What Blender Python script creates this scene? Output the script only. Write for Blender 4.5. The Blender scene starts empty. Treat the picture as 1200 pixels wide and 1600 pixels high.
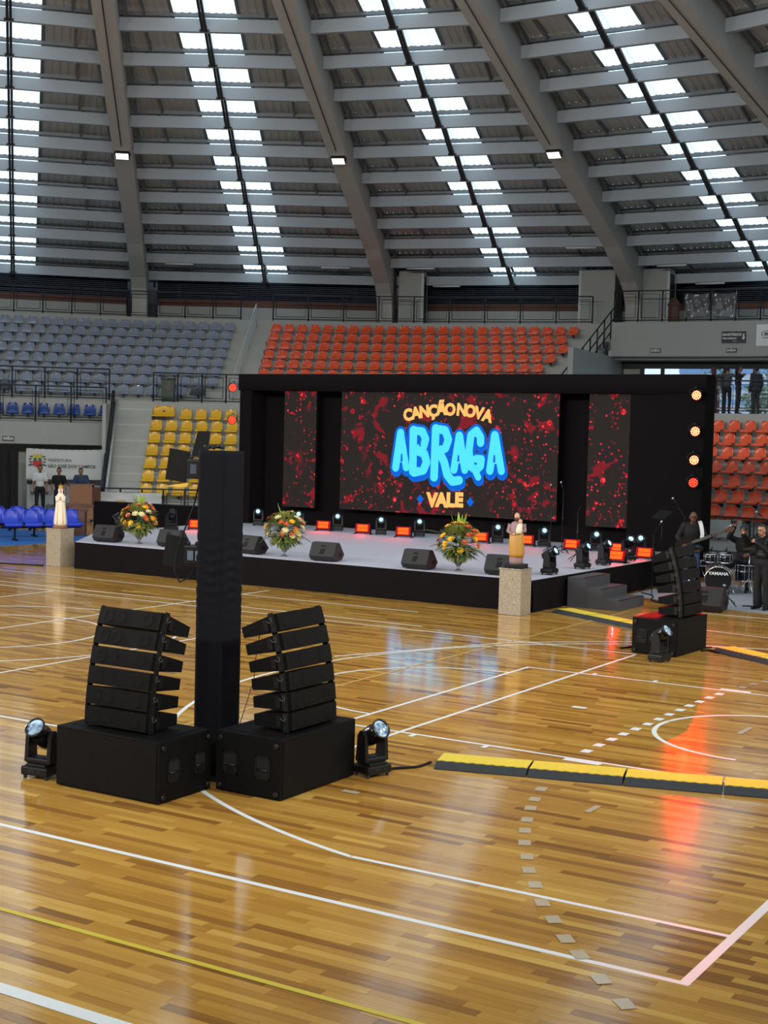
import bpy, bmesh, math, random
import numpy as np
from mathutils import Vector, Matrix
random.seed(7)
rng = np.random.default_rng(7)
PI = math.pi
sc = bpy.context.scene
col = sc.collection
R = math.radians

# ---------------------------------------------------------------- camera
CAM = (2.7617, -8.139, 3.2727)
YAW, PITCH, ROLL, FPX = 2.1178, -0.057, 0.0253, 2214.45
def make_camera():
    cy, sy, cp, sp = math.cos(YAW), math.sin(YAW), math.cos(PITCH), math.sin(PITCH)
    f = Vector((cy*cp, sy*cp, sp)); r = Vector((sy, -cy, 0)); u = r.cross(f)
    r2 = r*math.cos(ROLL) + u*math.sin(ROLL); u2 = -r*math.sin(ROLL) + u*math.cos(ROLL)
    cd = bpy.data.cameras.new('camera'); cd.sensor_fit = 'VERTICAL'; cd.sensor_height = 36.0
    cd.lens = FPX/1600*36.0; cd.clip_end = 500
    o = bpy.data.objects.new('camera', cd); col.objects.link(o)
    m = Matrix((r2, u2, -f)).transposed().to_4x4(); m.translation = Vector(CAM)
    o.matrix_world = m; sc.camera = o
make_camera()

# ---------------------------------------------------------------- world, exposure, lamps
CX, CY = -14.05, 7.45            # centre of the round hall
w = bpy.data.worlds.new('overcast'); sc.world = w; w.use_nodes = True
bg = w.node_tree.nodes['Background']; bg.inputs[0].default_value = (0.70, 0.84, 1.0, 1); bg.inputs[1].default_value = 1.15
sc.view_settings.view_transform = 'Standard'; sc.view_settings.look = 'None'
sc.view_settings.exposure = 0.0; sc.view_settings.gamma = 1.0; sc.view_settings.use_curve_mapping = False
FLOOD_W, STAND_FILL_W, SKYLIGHT, PAR_W = 4200.0, 5200.0, 1.3, 1000.0
def flood_and_fill_lamp(x, y, z, tx, ty, ang=66, watts=None, tz=0.0):
    l = bpy.data.lights.new('flood_and_fill_beam', 'SPOT'); l.energy = watts or FLOOD_W; l.spot_size = R(ang); l.spot_blend = 1.0
    l.shadow_soft_size = 0.6; l.color = (1.0, 0.97, 0.92)
    o = bpy.data.objects.new('flood_and_fill_beam', l); col.objects.link(o); o.location = (x, y, z)
    d = Vector((tx-x, ty-y, tz-z)); o.rotation_euler = d.to_track_quat('-Z', 'Y').to_euler()
RIB0, RIBD = 128.09, 15.0
for i in range(24):
    if -3 < (i if i < 12 else i-24) < 6: continue        # the floods on the ribs in view stay dim
    a = R(RIB0 - RIBD*i)
    rr = 29.6
    flood_and_fill_lamp(CX+rr*math.cos(a), CY+rr*math.sin(a), 12.55, CX-8*math.cos(a), CY-8*math.sin(a))
    flood_and_fill_lamp(CX+rr*math.cos(a), CY+rr*math.sin(a), 12.60, CX-35*math.cos(a), CY-35*math.sin(a), 38, STAND_FILL_W, 5.0)   # added fill lamp, not a hall floodlight: brightens the stands

# ---------------------------------------------------------------- helpers
def lin(c):
    out = []
    for v in c[:3]:
        v = v/255.0
        out.append(v/12.92 if v <= 0.04045 else ((v+0.055)/1.055)**2.4)
    return (*out, 1.0)
MATS = {}
def mat(name, rgb, rough=0.6, metal=0.0, emit=None, strength=0.0, noise=0.0, nscale=20.0, bump=0.0, coat=0.0, spec=0.5):
    if name in MATS: return MATS[name]
    m = bpy.data.materials.new(name); m.use_nodes = True; nt = m.node_tree
    b = nt.nodes['Principled BSDF']
    b.inputs['Base Color'].default_value = lin(rgb); b.inputs['Roughness'].default_value = rough
    b.inputs['Metallic'].default_value = metal; b.inputs['Specular IOR Level'].default_value = spec
    b.inputs['Coat Weight'].default_value = coat
    if emit is not None:
        b.inputs['Emission Color'].default_value = (*emit, 1); b.inputs['Emission Strength'].default_value = strength
    if noise or bump:
        tc = nt.nodes.new('ShaderNodeTexCoord'); n = nt.nodes.new('ShaderNodeTexNoise')
        n.inputs['Scale'].default_value = nscale; n.inputs['Detail'].default_value = 4
        nt.links.new(tc.outputs['Object'], n.inputs['Vector'])
        if noise:
            mx = nt.nodes.new('ShaderNodeMix'); mx.data_type = 'RGBA'
            c = lin(rgb)
            mx.inputs[6].default_value = tuple(v*(1-noise) for v in c[:3])+(1,)
            mx.inputs[7].default_value = tuple(min(1, v*(1+noise)) for v in c[:3])+(1,)
            nt.links.new(n.outputs['Fac'], mx.inputs[0]); nt.links.new(mx.outputs[2], b.inputs['Base Color'])
        if bump:
            bp = nt.nodes.new('ShaderNodeBump'); bp.inputs['Strength'].default_value = bump; bp.inputs['Distance'].default_value = 0.02
            nt.links.new(n.outputs['Fac'], bp.inputs['Height']); nt.links.new(bp.outputs['Normal'], b.inputs['Normal'])
    MATS[name] = m
    return m

class MB:
    """collects faces; build() links them as one mesh object"""
    def __init__(s): s.v = []; s.f = []; s.m = []; s.sm = []
    def add(s, vs, fs, mi=0, smooth=False, M=None):
        o = len(s.v)
        for p in vs:
            p = Vector(p)
            s.v.append(tuple(M @ p) if M is not None else tuple(p))
        for f in fs: s.f.append(tuple(o+i for i in f)); s.m.append(mi); s.sm.append(smooth)
        return s
    def box(s, c, d, mi=0, M=None, rz=0.0, taper=1.0):
        x, y, z = d[0]/2, d[1]/2, d[2]/2
        vs = []
        for zz, t in ((-z, 1.0), (z, taper)):
            for xx, yy in ((-x, -y), (x, -y), (x, y), (-x, y)): vs.append((xx*t, yy*t, zz))
        if rz:
            cr, sr = math.cos(rz), math.sin(rz); vs = [(a*cr-b*sr, a*sr+b*cr, z_) for a, b, z_ in vs]
        vs = [(a+c[0], b+c[1], z_+c[2]) for a, b, z_ in vs]
        return s.add(vs, [(3,2,1,0),(4,5,6,7),(0,1,5,4),(1,2,6,5),(2,3,7,6),(3,0,4,7)], mi, False, M)
    def bbox(s, c, d, b, mi=0, M=None):
        """box with chamfered edges"""
        bm = bmesh.new(); bmesh.ops.create_cube(bm, size=1.0)
        for v in bm.verts: v.co = Vector((v.co.x*d[0], v.co.y*d[1], v.co.z*d[2]))
        bmesh.ops.bevel(bm, geom=bm.edges[:], offset=b, segments=2, affect='EDGES', profile=0.6)
        bm.verts.index_update()
        s.add([(v.co.x+c[0], v.co.y+c[1], v.co.z+c[2]) for v in bm.verts], [[v.index for v in f.verts] for f in bm.faces], mi, False, M)
        bm.free(); return s
    def prism(s, poly, h0, h1, axis='z', mi=0, M=None):
        """poly = 2D outline (ccw); extruded between h0 and h1 along axis"""
        n = len(poly); vs = []
        for h in (h0, h1):
            for a, b in poly:
                vs.append((a, b, h) if axis == 'z' else ((a, h, b) if axis == 'y' else (h, a, b)))
        fs = [tuple(range(n))[::-1], tuple(range(n, 2*n))] + [(i, (i+1) % n, n+(i+1) % n, n+i) for i in range(n)]
        return s.add(vs, fs, mi, False, M)
    def cone(s, p0, p1, r0, r1, n=10, mi=0, M=None, caps=True, smooth=True):
        p0, p1 = Vector(p0), Vector(p1); d = (p1-p0)
        if d.length < 1e-6: return s
        d.normalize(); a = Vector((0, 0, 1)) if abs(d.z) < 0.9 else Vector((1, 0, 0))
        u = d.cross(a).normalized(); v = d.cross(u)
        vs = [tuple(p+(u*math.cos(2*PI*i/n)+v*math.sin(2*PI*i/n))*r) for p, r in ((p0, r0), (p1, r1)) for i in range(n)]
        s.add(vs, [(i, n+i, n+(i+1) % n, (i+1) % n) for i in range(n)], mi, smooth, M)
        if caps:
            o = len(s.v)-2*n
            s.f.append(tuple(range(o, o+n))); s.m.append(mi); s.sm.append(False)
            s.f.append(tuple(range(o+n, o+2*n))[::-1]); s.m.append(mi); s.sm.append(False)
        return s
    def tube(s, pts, r, n=6, mi=0, M=None):
        pts = [Vector(p) for p in pts]; m = len(pts); vs = []; up = None
        for i, p in enumerate(pts):
            d = (pts[min(i+1, m-1)]-pts[max(i-1, 0)]).normalized()
            if up is None:
                a = Vector((0, 0, 1)) if abs(d.z) < 0.9 else Vector((1, 0, 0)); up = d.cross(a).normalized()
            up = (up - d*up.dot(d)).normalized(); v = d.cross(up)
            rad = r[i] if isinstance(r, (list, tuple)) else r
            vs += [tuple(p+(up*math.cos(2*PI*k/n)+v*math.sin(2*PI*k/n))*rad) for k in range(n)]
        fs = [(i*n+k, i*n+(k+1) % n, (i+1)*n+(k+1) % n, (i+1)*n+k) for i in range(m-1) for k in range(n)]
        fs += [tuple(range(n))[::-1], tuple(range((m-1)*n, m*n))]
        return s.add(vs, fs, mi, True, M)
    def lathe(s, prof, n=16, mi=0, M=None, smooth=True):
        vs = [(r*math.cos(2*PI*k/n), r*math.sin(2*PI*k/n), z) for r, z in prof for k in range(n)]
        m = len(prof)
        fs = [(i*n+k, i*n+(k+1) % n, (i+1)*n+(k+1) % n, (i+1)*n+k) for i in range(m-1) for k in range(n)]
        fs += [tuple(range(n))[::-1], tuple(range((m-1)*n, m*n))]
        return s.add(vs, fs, mi, smooth, M)
    def ball(s, c, r, mi=0, M=None, nu=10, nv=7):
        if not isinstance(r, (tuple, list)): r = (r, r, r)
        vs = []; fs = []
        for j in range(1, nv):
            t = PI*j/nv
            for i in range(nu):
                p = 2*PI*i/nu
                vs.append((c[0]+r[0]*math.sin(t)*math.cos(p), c[1]+r[1]*math.sin(t)*math.sin(p), c[2]+r[2]*math.cos(t)))
        vs += [(c[0], c[1], c[2]+r[2]), (c[0], c[1], c[2]-r[2])]; a = len(vs)-2
        for j in range(nv-2):
            for i in range(nu): fs.append((j*nu+i, (j+1)*nu+i, (j+1)*nu+(i+1) % nu, j*nu+(i+1) % nu))
        for i in range(nu):
            fs.append((a, i, (i+1) % nu)); fs.append((a+1, (nv-2)*nu+(i+1) % nu, (nv-2)*nu+i))
        return s.add(vs, fs, mi, True, M)
    def quad(s, a, b, c, d, mi=0): return s.add([a, b, c, d], [(0, 1, 2, 3)], mi)
    def mesh(s, name, mats):
        me = bpy.data.meshes.new(name); me.from_pydata(s.v, [], s.f)
        for m in (mats if isinstance(mats, (list, tuple)) else [mats]): me.materials.append(m)
        me.polygons.foreach_set('material_index', s.m); me.polygons.foreach_set('use_smooth', s.sm)
        me.update(); return me
    def build(s, name, mats, parent=None): return link(name, s.mesh(name, mats), parent)
def link(name, me, parent=None, loc=None, rot=None):
    o = bpy.data.objects.new(name, me); col.objects.link(o)
    if parent is not None: o.parent = parent
    if loc is not None: o.location = loc
    if rot is not None: o.rotation_euler = rot
    return o
def tag(o, label=None, cat=None, group=None, kind=None):
    if label: o['label'] = label
    if cat: o['category'] = cat
    if group: o['group'] = group
    if kind: o['kind'] = kind
    return o
def thing(name, label, cat, loc=(0,0,0), rz=0.0, group=None):
    o = bpy.data.objects.new(name, None); col.objects.link(o); o.location = loc; o.rotation_euler = (0, 0, rz)
    o.empty_display_size = 0.1
    return tag(o, label, cat, group)
def struct(name, label, loc=(0,0,0)):
    o = bpy.data.objects.new(name, None); col.objects.link(o); o.location = loc
    return tag(o, label, kind='structure')
def kids(o): return [c for c in bpy.data.objects if c.parent == o] if False else list(o.children)
def dup(root, loc, rz, label, group=None):
    c = root.copy(); col.objects.link(c); c.location = loc; c.rotation_euler = (root.rotation_euler[0], root.rotation_euler[1], rz)
    c['label'] = label
    if group: c['group'] = group
    for ch in list(root.children):
        k = ch.copy(); col.objects.link(k); k.parent = c
        for g in list(ch.children):
            q = g.copy(); col.objects.link(q); q.parent = k
    return c
ORD = ['first','second','third','fourth','fifth','sixth','seventh','eighth','ninth','tenth','eleventh','twelfth','thirteenth',
       'fourteenth','fifteenth','sixteenth','seventeenth','eighteenth','nineteenth','twentieth','twenty-first','twenty-second','twenty-third','twenty-fourth','twenty-fifth','twenty-sixth']
def pol(r, deg, z=0.0):
    a = R(deg); return (CX+r*math.cos(a), CY+r*math.sin(a), z)
def text_mesh(s, size, bold=0.0, extrude=0.0, align='CENTER', name='lettering', shear=0.0, spacing=1.0):
    c = bpy.data.curves.new(name, 'FONT'); c.body = s; c.size = size; c.offset = bold; c.extrude = extrude
    c.align_x = align; c.align_y = 'CENTER'; c.shear = shear; c.resolution_u = 3; c.space_character = spacing
    o = bpy.data.objects.new(name, c); col.objects.link(o)
    dg = bpy.context.evaluated_depsgraph_get(); dg.update()
    me = bpy.data.meshes.new_from_object(o.evaluated_get(dg)); me.name = name
    bpy.data.objects.remove(o); bpy.data.curves.remove(c)
    return me
def text_obj(s, size, m, parent, loc, rot, bold=0.0, extrude=0.001, align='CENTER', sx=1.0, spacing=1.0, name='lettering'):
    me = text_mesh(s, size, bold, extrude, align, name, spacing=spacing); me.materials.clear(); me.materials.append(m)
    o = link(name, me, parent, loc, rot); o.scale = (sx, 1, 1); return o

# ---------------------------------------------------------------- materials
M_conc = mat('rib_concrete', (186,183,178), 0.8, noise=0.08, nscale=1.5)
M_beam = mat('beam_concrete', (176,184,192), 0.8, noise=0.06, nscale=1.2)
M_stand = mat('stand_concrete', (176,176,171), 0.75, noise=0.10, nscale=2.0)
M_wallg = mat('grey_wall_paint', (166,167,163), 0.7, noise=0.05, nscale=1.0)
M_steel = mat('grey_steel', (120,124,128), 0.5, 0.4)
M_dsteel = mat('dark_steel', (62,62,64), 0.5, 0.5)
M_sheet = mat('metal_sheet', (200,200,198), 0.55, 0.1)
M_rail = mat('dark_rail_paint', (40,44,50), 0.45, 0.3)
M_wrail = mat('pale_rail_paint', (205,208,210), 0.4, 0.2)
M_black = mat('matt_black', (12,12,13), 0.7, spec=0.25)
M_blk2 = mat('satin_black', (14,14,15), 0.45, spec=0.35)
M_gloss = mat('gloss_black', (16,17,20), 0.22)
M_drape = mat('black_drape', (19,15,17), 0.9, spec=0.1, bump=0.3, nscale=3.0)
M_cover = mat('navy_black_stretch_cloth', (10,10,18), 0.75, spec=0.15)
M_grille = mat('speaker_grille', (8,7,7), 0.6, bump=0.5, nscale=180.0, spec=0.14)
M_hard = mat('worn_steel_hardware', (60,60,62), 0.4, 0.8)
M_white = mat('white_line_paint', (236,238,236), 0.3)
M_chrome = mat('chrome', (215,215,220), 0.18, 1.0)
M_rubber = mat('dark_rubber', (44,46,48), 0.7, noise=0.15, nscale=30)
M_yel = mat('yellow_plastic_lid', (230,204,62), 0.5, noise=0.12, nscale=30)
M_wood = mat('brown_wood', (132,84,46), 0.45, noise=0.2, nscale=6)
M_wood2 = mat('dark_brown_wood', (96,62,48), 0.5, noise=0.2, nscale=6)
M_stage = mat('stage_carpet', (182,182,194), 0.9, noise=0.05, nscale=6)
M_step = mat('grey_step_carpet', (66,66,70), 0.9, noise=0.12, nscale=40)
M_banner = mat('white_banner', (206,208,206), 0.7, bump=0.25, nscale=2.5)
M_ink = mat('banner_ink', (66,68,74), 0.7)
M_wtext = mat('white_sign_text', (235,235,235), 0.6)
M_sign = mat('dark_sign_board', (34,36,46), 0.5)
M_skin = mat('skin', (150,104,80), 0.55)
M_skin2 = mat('brown_skin', (104,68,50), 0.5)
M_skin3 = mat('light_skin', (190,140,115), 0.5)
M_hair = mat('black_hair', (22,19,18), 0.6)

# ---------------------------------------------------------------- court floor
def floor_material():
    m = bpy.data.materials.new('varnished_strip_wood'); m.use_nodes = True; nt = m.node_tree; L = nt.links
    b = nt.nodes['Principled BSDF']
    at = nt.nodes.new('ShaderNodeAttribute'); at.attribute_name = 'tone'
    geo = nt.nodes.new('ShaderNodeNewGeometry')
    mp = nt.nodes.new('ShaderNodeMapping'); mp.inputs['Scale'].default_value = (1.6, 38.0, 1.0)
    L.new(geo.outputs['Position'], mp.inputs['Vector'])
    off = nt.nodes.new('ShaderNodeVectorMath'); off.operation = 'MULTIPLY_ADD'
    comb = nt.nodes.new('ShaderNodeCombineXYZ'); L.new(at.outputs['Fac'], comb.inputs[0]); L.new(at.outputs['Fac'], comb.inputs[1])
    off.inputs[1].default_value = (37.0, 91.0, 0); L.new(comb.outputs[0], off.inputs[0]); L.new(mp.outputs[0], off.inputs[2])
    n = nt.nodes.new('ShaderNodeTexNoise'); n.inputs['Scale'].default_value = 1.0; n.inputs['Detail'].default_value = 5; n.inputs['Roughness'].default_value = 0.62
    n.inputs['Distortion'].default_value = 0.8
    L.new(off.outputs[0], n.inputs['Vector'])
    ad = nt.nodes.new('ShaderNodeMath'); ad.operation = 'MULTIPLY_ADD'; ad.inputs[1].default_value = 0.42
    L.new(n.outputs['Fac'], ad.inputs[0]); sb = nt.nodes.new('ShaderNodeMath'); sb.operation = 'SUBTRACT'; sb.inputs[1].default_value = 0.21
    L.new(at.outputs['Fac'], sb.inputs[0]); L.new(sb.outputs[0], ad.inputs[2])
    cr = nt.nodes.new('ShaderNodeValToRGB'); e = cr.color_ramp.elements
    e[0].position = 0.0; e[0].color = lin((122,80,36)); e[1].position = 1.0; e[1].color = lin((224,182,98))
    for p, c in ((0.25, (150,104,48)), (0.55, (186,136,60)), (0.8, (206,160,76))):
        k = e.new(p); k.color = lin(c)
    L.new(ad.outputs[0], cr.inputs[0]); L.new(cr.outputs[0], b.inputs['Base Color'])
    # lightly uneven varnish
    n2 = nt.nodes.new('ShaderNodeTexNoise'); n2.inputs['Scale'].default_value = 1.0; n2.inputs['Detail'].default_value = 2
    mp2 = nt.nodes.new('ShaderNodeMapping'); mp2.inputs['Scale'].default_value = (2.0, 12.0, 1.0)
    L.new(geo.outputs['Position'], mp2.inputs['Vector']); L.new(mp2.outputs[0], n2.inputs['Vector'])
    bp = nt.nodes.new('ShaderNodeBump'); bp.inputs['Strength'].default_value = 0.14; bp.inputs['Distance'].default_value = 0.01
    L.new(n2.outputs['Fac'], bp.inputs['Height']); L.new(bp.outputs['Normal'], b.inputs['Normal'])
    b.inputs['Roughness'].default_value = 0.10; b.inputs['IOR'].default_value = 1.65
    return m
M_floor = floor_material()
floor = struct('floor', 'glossy varnished strip-wood sports court floor with white court markings')
floor_slab = MB().box((-14, 12, -0.06), (70, 60, 0.08)).build('subfloor', mat('dark_subfloor', (70,46,26), 0.8), floor)
def planks():
    PW = 0.084; x0, x1, y0, y1 = -30.0, 4.2, -4.2, 27.0
    near = []; far = []
    cam = np.array(CAM[:2]); fw = np.array([math.cos(YAW), math.sin(YAW)])
    y = y0; row = 0
    while y < y1:
        x = x0 - rng.uniform(0, 1.0)
        while x < x1:
            ln = rng.uniform(0.40, 1.25)
            t = float(np.clip(rng.normal(0.61, 0.14), 0.02, 1.0))
            if rng.random() < 0.08: t = float(rng.uniform(0.12, 0.32))
            q = (x, y, min(ln, x1-x), PW, t)
            c = np.array([x+ln/2, y+PW/2])-cam; dep = c@fw; lat = c@np.array([fw[1], -fw[0]])
            if dep > 7.8 and abs(lat) < dep*0.30: near.append((dep, q))
            else: far.append(q)
            x += ln
        y += PW; row += 1
    near.sort(); far += [q for _, q in near[300:]]; near = [q for _, q in near[:300]]
    g = 0.0009
    for (x, y, l, wd, t) in near:
        mb = MB().box((x+l/2, y+wd/2, -0.01), (l-2*g, wd-2*g, 0.02)); me = mb.mesh('plank', M_floor)
        a = me.attributes.new('tone', 'FLOAT', 'FACE'); a.data.foreach_set('value', [t]*len(me.polygons))
        link('plank', me, floor)
    N = len(far); A = np.array(far); V = np.zeros((N, 4, 3))
    V[:, 0, 0] = V[:, 3, 0] = A[:, 0]+g; V[:, 1, 0] = V[:, 2, 0] = A[:, 0]+A[:, 2]-g
    V[:, 0, 1] = V[:, 1, 1] = A[:, 1]+g; V[:, 2, 1] = V[:, 3, 1] = A[:, 1]+A[:, 3]-g
    me = bpy.data.meshes.new('plank_field'); me.from_pydata(V.reshape(-1, 3).tolist(), [], np.arange(4*N).reshape(N, 4).tolist())
    me.materials.append(M_floor); a = me.attributes.new('tone', 'FLOAT', 'FACE'); a.data.foreach_set('value', A[:, 4].astype(np.float32))
    tag(link('plank_field', me, floor), kind='stuff')
planks()

# court markings: flat paint on the boards
M_yline = mat('yellow_line_paint', (214,190,60), 0.3)
M_fline = mat('faded_yellow_paint', (206,168,96), 0.3)
M_tape = mat('clear_tape_residue', (196,178,150), 0.12)
def strip(pts, wd, m, z=0.0012, name='court_line'):
    pts = [Vector((p[0], p[1])) for p in pts]; vs = []; n = len(pts)
    for i, p in enumerate(pts):
        d = (pts[min(i+1, n-1)]-pts[max(i-1, 0)]).normalized(); q = Vector((-d.y, d.x))*wd/2
        vs += [(p.x+q.x, p.y+q.y, z), (p.x-q.x, p.y-q.y, z)]
    mb = MB().add(vs, [(2*i+1, 2*i+3, 2*i+2, 2*i) for i in range(n-1)])
    return mb.build(name, m, floor)
def arc(cx, cy, r, a0, a1, n=48): return [(cx+r*math.cos(R(a0+(a1-a0)*i/n)), cy+r*math.sin(R(a0+(a1-a0)*i/n))) for i in range(n+1)]
zz = [0.0012]
def line(pts, wd=0.05, m=M_white):
    zz[0] += 0.00006; return strip(pts, wd, m, zz[0])
line([(0.05,-0.025),(-28,-0.025)], 0.055); line([(0.02,-0.05),(0.02,15)], 0.07)
line([(0.0,0.93),(-2.99,0.93)] + arc(-1.575, 7.5, 6.72, 257.9, 102.1, 72) + [(0,14.07)], 0.05)
for yy in (5.06, 9.90): line([(0,yy),(-5.8,yy)])
line([(-5.775,5.04),(-5.775,9.93)]); line(arc(-5.775, 7.5, 1.8, 90, 270))
line(arc(-1.575, 7.3, 1.27, 90, 270, 32), 0.055)
line([(-5.0,3.0),(-5.0,12.0)]); line([(-5,3.0),(-23,3.0)]); line([(-5,12.05),(-23,12.05)])
line([(-11,3),(-11,12)]); line([(-14,0),(-14,15)]); line([(-17,3),(-17,12)])
line(arc(-14, 7.5, 1.8, 0, 360, 64)); line(arc(-14, 7.5, 3.0, 0, 360, 72))
for yy, s in ((5.06,-1),(9.90,1)):
    line([(-2.62,yy+s*0.07),(-3.02,yy+s*0.07)], 0.11); 
    for xx in (3.92, 4.80): line([(-xx,yy),(-xx,yy+s*0.13)], 0.06)
line([(-28,14.1),(-10,14.1)], 0.05)
line([(-8.4,8.9),(-7.0,11.9),(-5.5,13.3),(-3.5,13.95),(0,14.2)], 0.05); line([(-5.1,15.4),(0,14.6)], 0.05); line([(-6.2,17.7),(-2,17.7)], 0.06)
line([(-19.0,12.5),(-13.7,12.55),(-9,12.5)], 0.05)
line([(3.0,-1.45),(-12,-1.45)], 0.05, M_yline); line([(3.0,-2.40),(-8,-2.40)], 0.11)
line([(-7.06,3),(-7.08,17)], 0.045, M_fline); line([(-4.35,7.6),(0,7.36)], 0.02, M_fline)
for (x, y) in [(-2.97,5.45),(-2.98,5.8),(-2.98,6.15),(-2.98,6.49),(-2.97,6.83),(-2.96,7.18),(-2.96,7.53),(-2.96,7.88),(-2.95,8.23),(-2.95,8.57),(-2.94,8.91),(-2.93,9.26),(-2.91,9.59)]:
    o = line([(x,y-0.075),(x,y+0.075)], 0.10)
G = [(-2.89,4.76),(-2.68,3.72),(-2.57,3.35),(-2.47,3.05),(-2.33,2.69),(-2.2,2.38),(-2.05,2.06),(-1.87,1.73),(-1.71,1.43),(-1.52,1.14),(-1.31,0.81),(-1.1,0.54),(-0.88,0.25),(-0.69,0.04),(-0.42,-0.26),(-0.16,-0.53)]
for i, (x, y) in enumerate(G):
    p, q = G[max(i-1, 0)], G[min(i+1, len(G)-1)]; d = Vector((q[0]-p[0], q[1]-p[1])).normalized()*0.075
    line([(x-d.x,y-d.y),(x+d.x,y+d.y)], 0.10, M_tape)
for (x, y) in [(-2.82,10.27),(-2.77,10.62),(-2.7,10.91)]: line([(x,y-0.075),(x,y+0.075)], 0.10, M_tape)
line([(-4.08,7.59),(-3.9,7.59)], 0.10); line([(-2.01,3.22),(-2.01,3.48)], 0.06, M_tape); line([(-4.12,2.56),(-3.95,2.56)], 0.08, M_tape); line([(-1.94,7.3),(-1.94,7.75)], 0.06, M_tape)

# ---------------------------------------------------------------- roof
K0 = 22.914; DK = 2.0592
def rk(k): return K0+DK*k
def zp(r): return 15.506-0.2720*(r-K0)
ceiling = struct('ceiling', 'conical sports hall roof of radial concrete ribs, ring beams, metal sheets and skylight strips', (CX, CY, 0))
def rib_mesh():
    W = 0.33
    under = [(2.0, zp(2.0)-0.5), (12, zp(12)-0.5), (22, zp(22)-0.48), (30, zp(30)-0.55), (35, zp(35)-0.52), (38.2, zp(38.2)-0.5), (39.0, 10.5), (40.3, 10.05), (41.1, 9.75), (41.7, 9.35), (42.05, 8.9), (42.2, 8.3), (42.2, 0.0)]
    top = [(43.3, 0.0), (43.3, 9.2), (44.0, zp(44)+0.6), (2.0, zp(2)+0.72)]
    mb = MB(); mb.prism(under+top, -W, W, 'y')
    # shallow groove strip under the rib
    for r0, r1 in ((12, 29.4),):
        mb.add([(r0, -0.02, zp(r0)-0.505), (r1, -0.02, zp(r1)-0.56), (r1, 0.02, zp(r1)-0.56), (r0, 0.02, zp(r0)-0.505)], [(0, 1, 2, 3)], 1)
    return mb.mesh('concrete_rib', [M_conc, M_dsteel])
rib_me = rib_mesh()
for i in range(24): link('concrete_rib', rib_me, ceiling, None, (0, 0, R(RIB0-RIBD*i)))
c75, s75 = math.cos(R(7.5)), math.sin(R(7.5))
M_sky = bpy.data.materials.new('translucent_roof_light'); M_sky.use_nodes = True
def sky_mat():
    nt = M_sky.node_tree; L = nt.links; b = nt.nodes['Principled BSDF']
    tc = nt.nodes.new('ShaderNodeTexCoord'); wv = nt.nodes.new('ShaderNodeTexNoise'); wv.inputs['Scale'].default_value = 2.2
    L.new(tc.outputs['Object'], wv.inputs['Vector'])
    cr = nt.nodes.new('ShaderNodeValToRGB'); cr.color_ramp.elements[0].position = 0.3; cr.color_ramp.elements[1].position = 0.7
    cr.color_ramp.elements[0].color = (0.62, 0.80, 0.90, 1); cr.color_ramp.elements[1].color = (0.74, 0.90, 0.98, 1)
    L.new(wv.outputs['Fac'], cr.inputs[0]); L.new(cr.outputs[0], b.inputs['Emission Color'])
    b.inputs['Base Color'].default_value = (0.75, 0.85, 0.9, 1); b.inputs['Roughness'].default_value = 0.4
    b.inputs['Emission Strength'].default_value = SKYLIGHT
sky_mat()
SW = 1.0     # one roof-light panel is 1 m wide, two side by side
def corr(mb, x0, x1, z0, z1, ya, yb, mi=0, p=0.26, a=0.035):
    n = max(1, round((yb-ya)/p)); vs = []; prof = []
    for i in range(n):
        s = ya+(yb-ya)*i/n; q = (yb-ya)/n
        prof += [(s, 0), (s+q*0.55, 0), (s+q*0.66, a), (s+q*0.89, a)]
    prof.append((yb, 0))
    for (y, h) in prof: vs += [(x0, y, z0+h), (x1, y, z1+h)]
    mb.add(vs, [(2*i, 2*i+2, 2*i+3, 2*i+1) for i in range(len(prof)-1)], mi)
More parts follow.
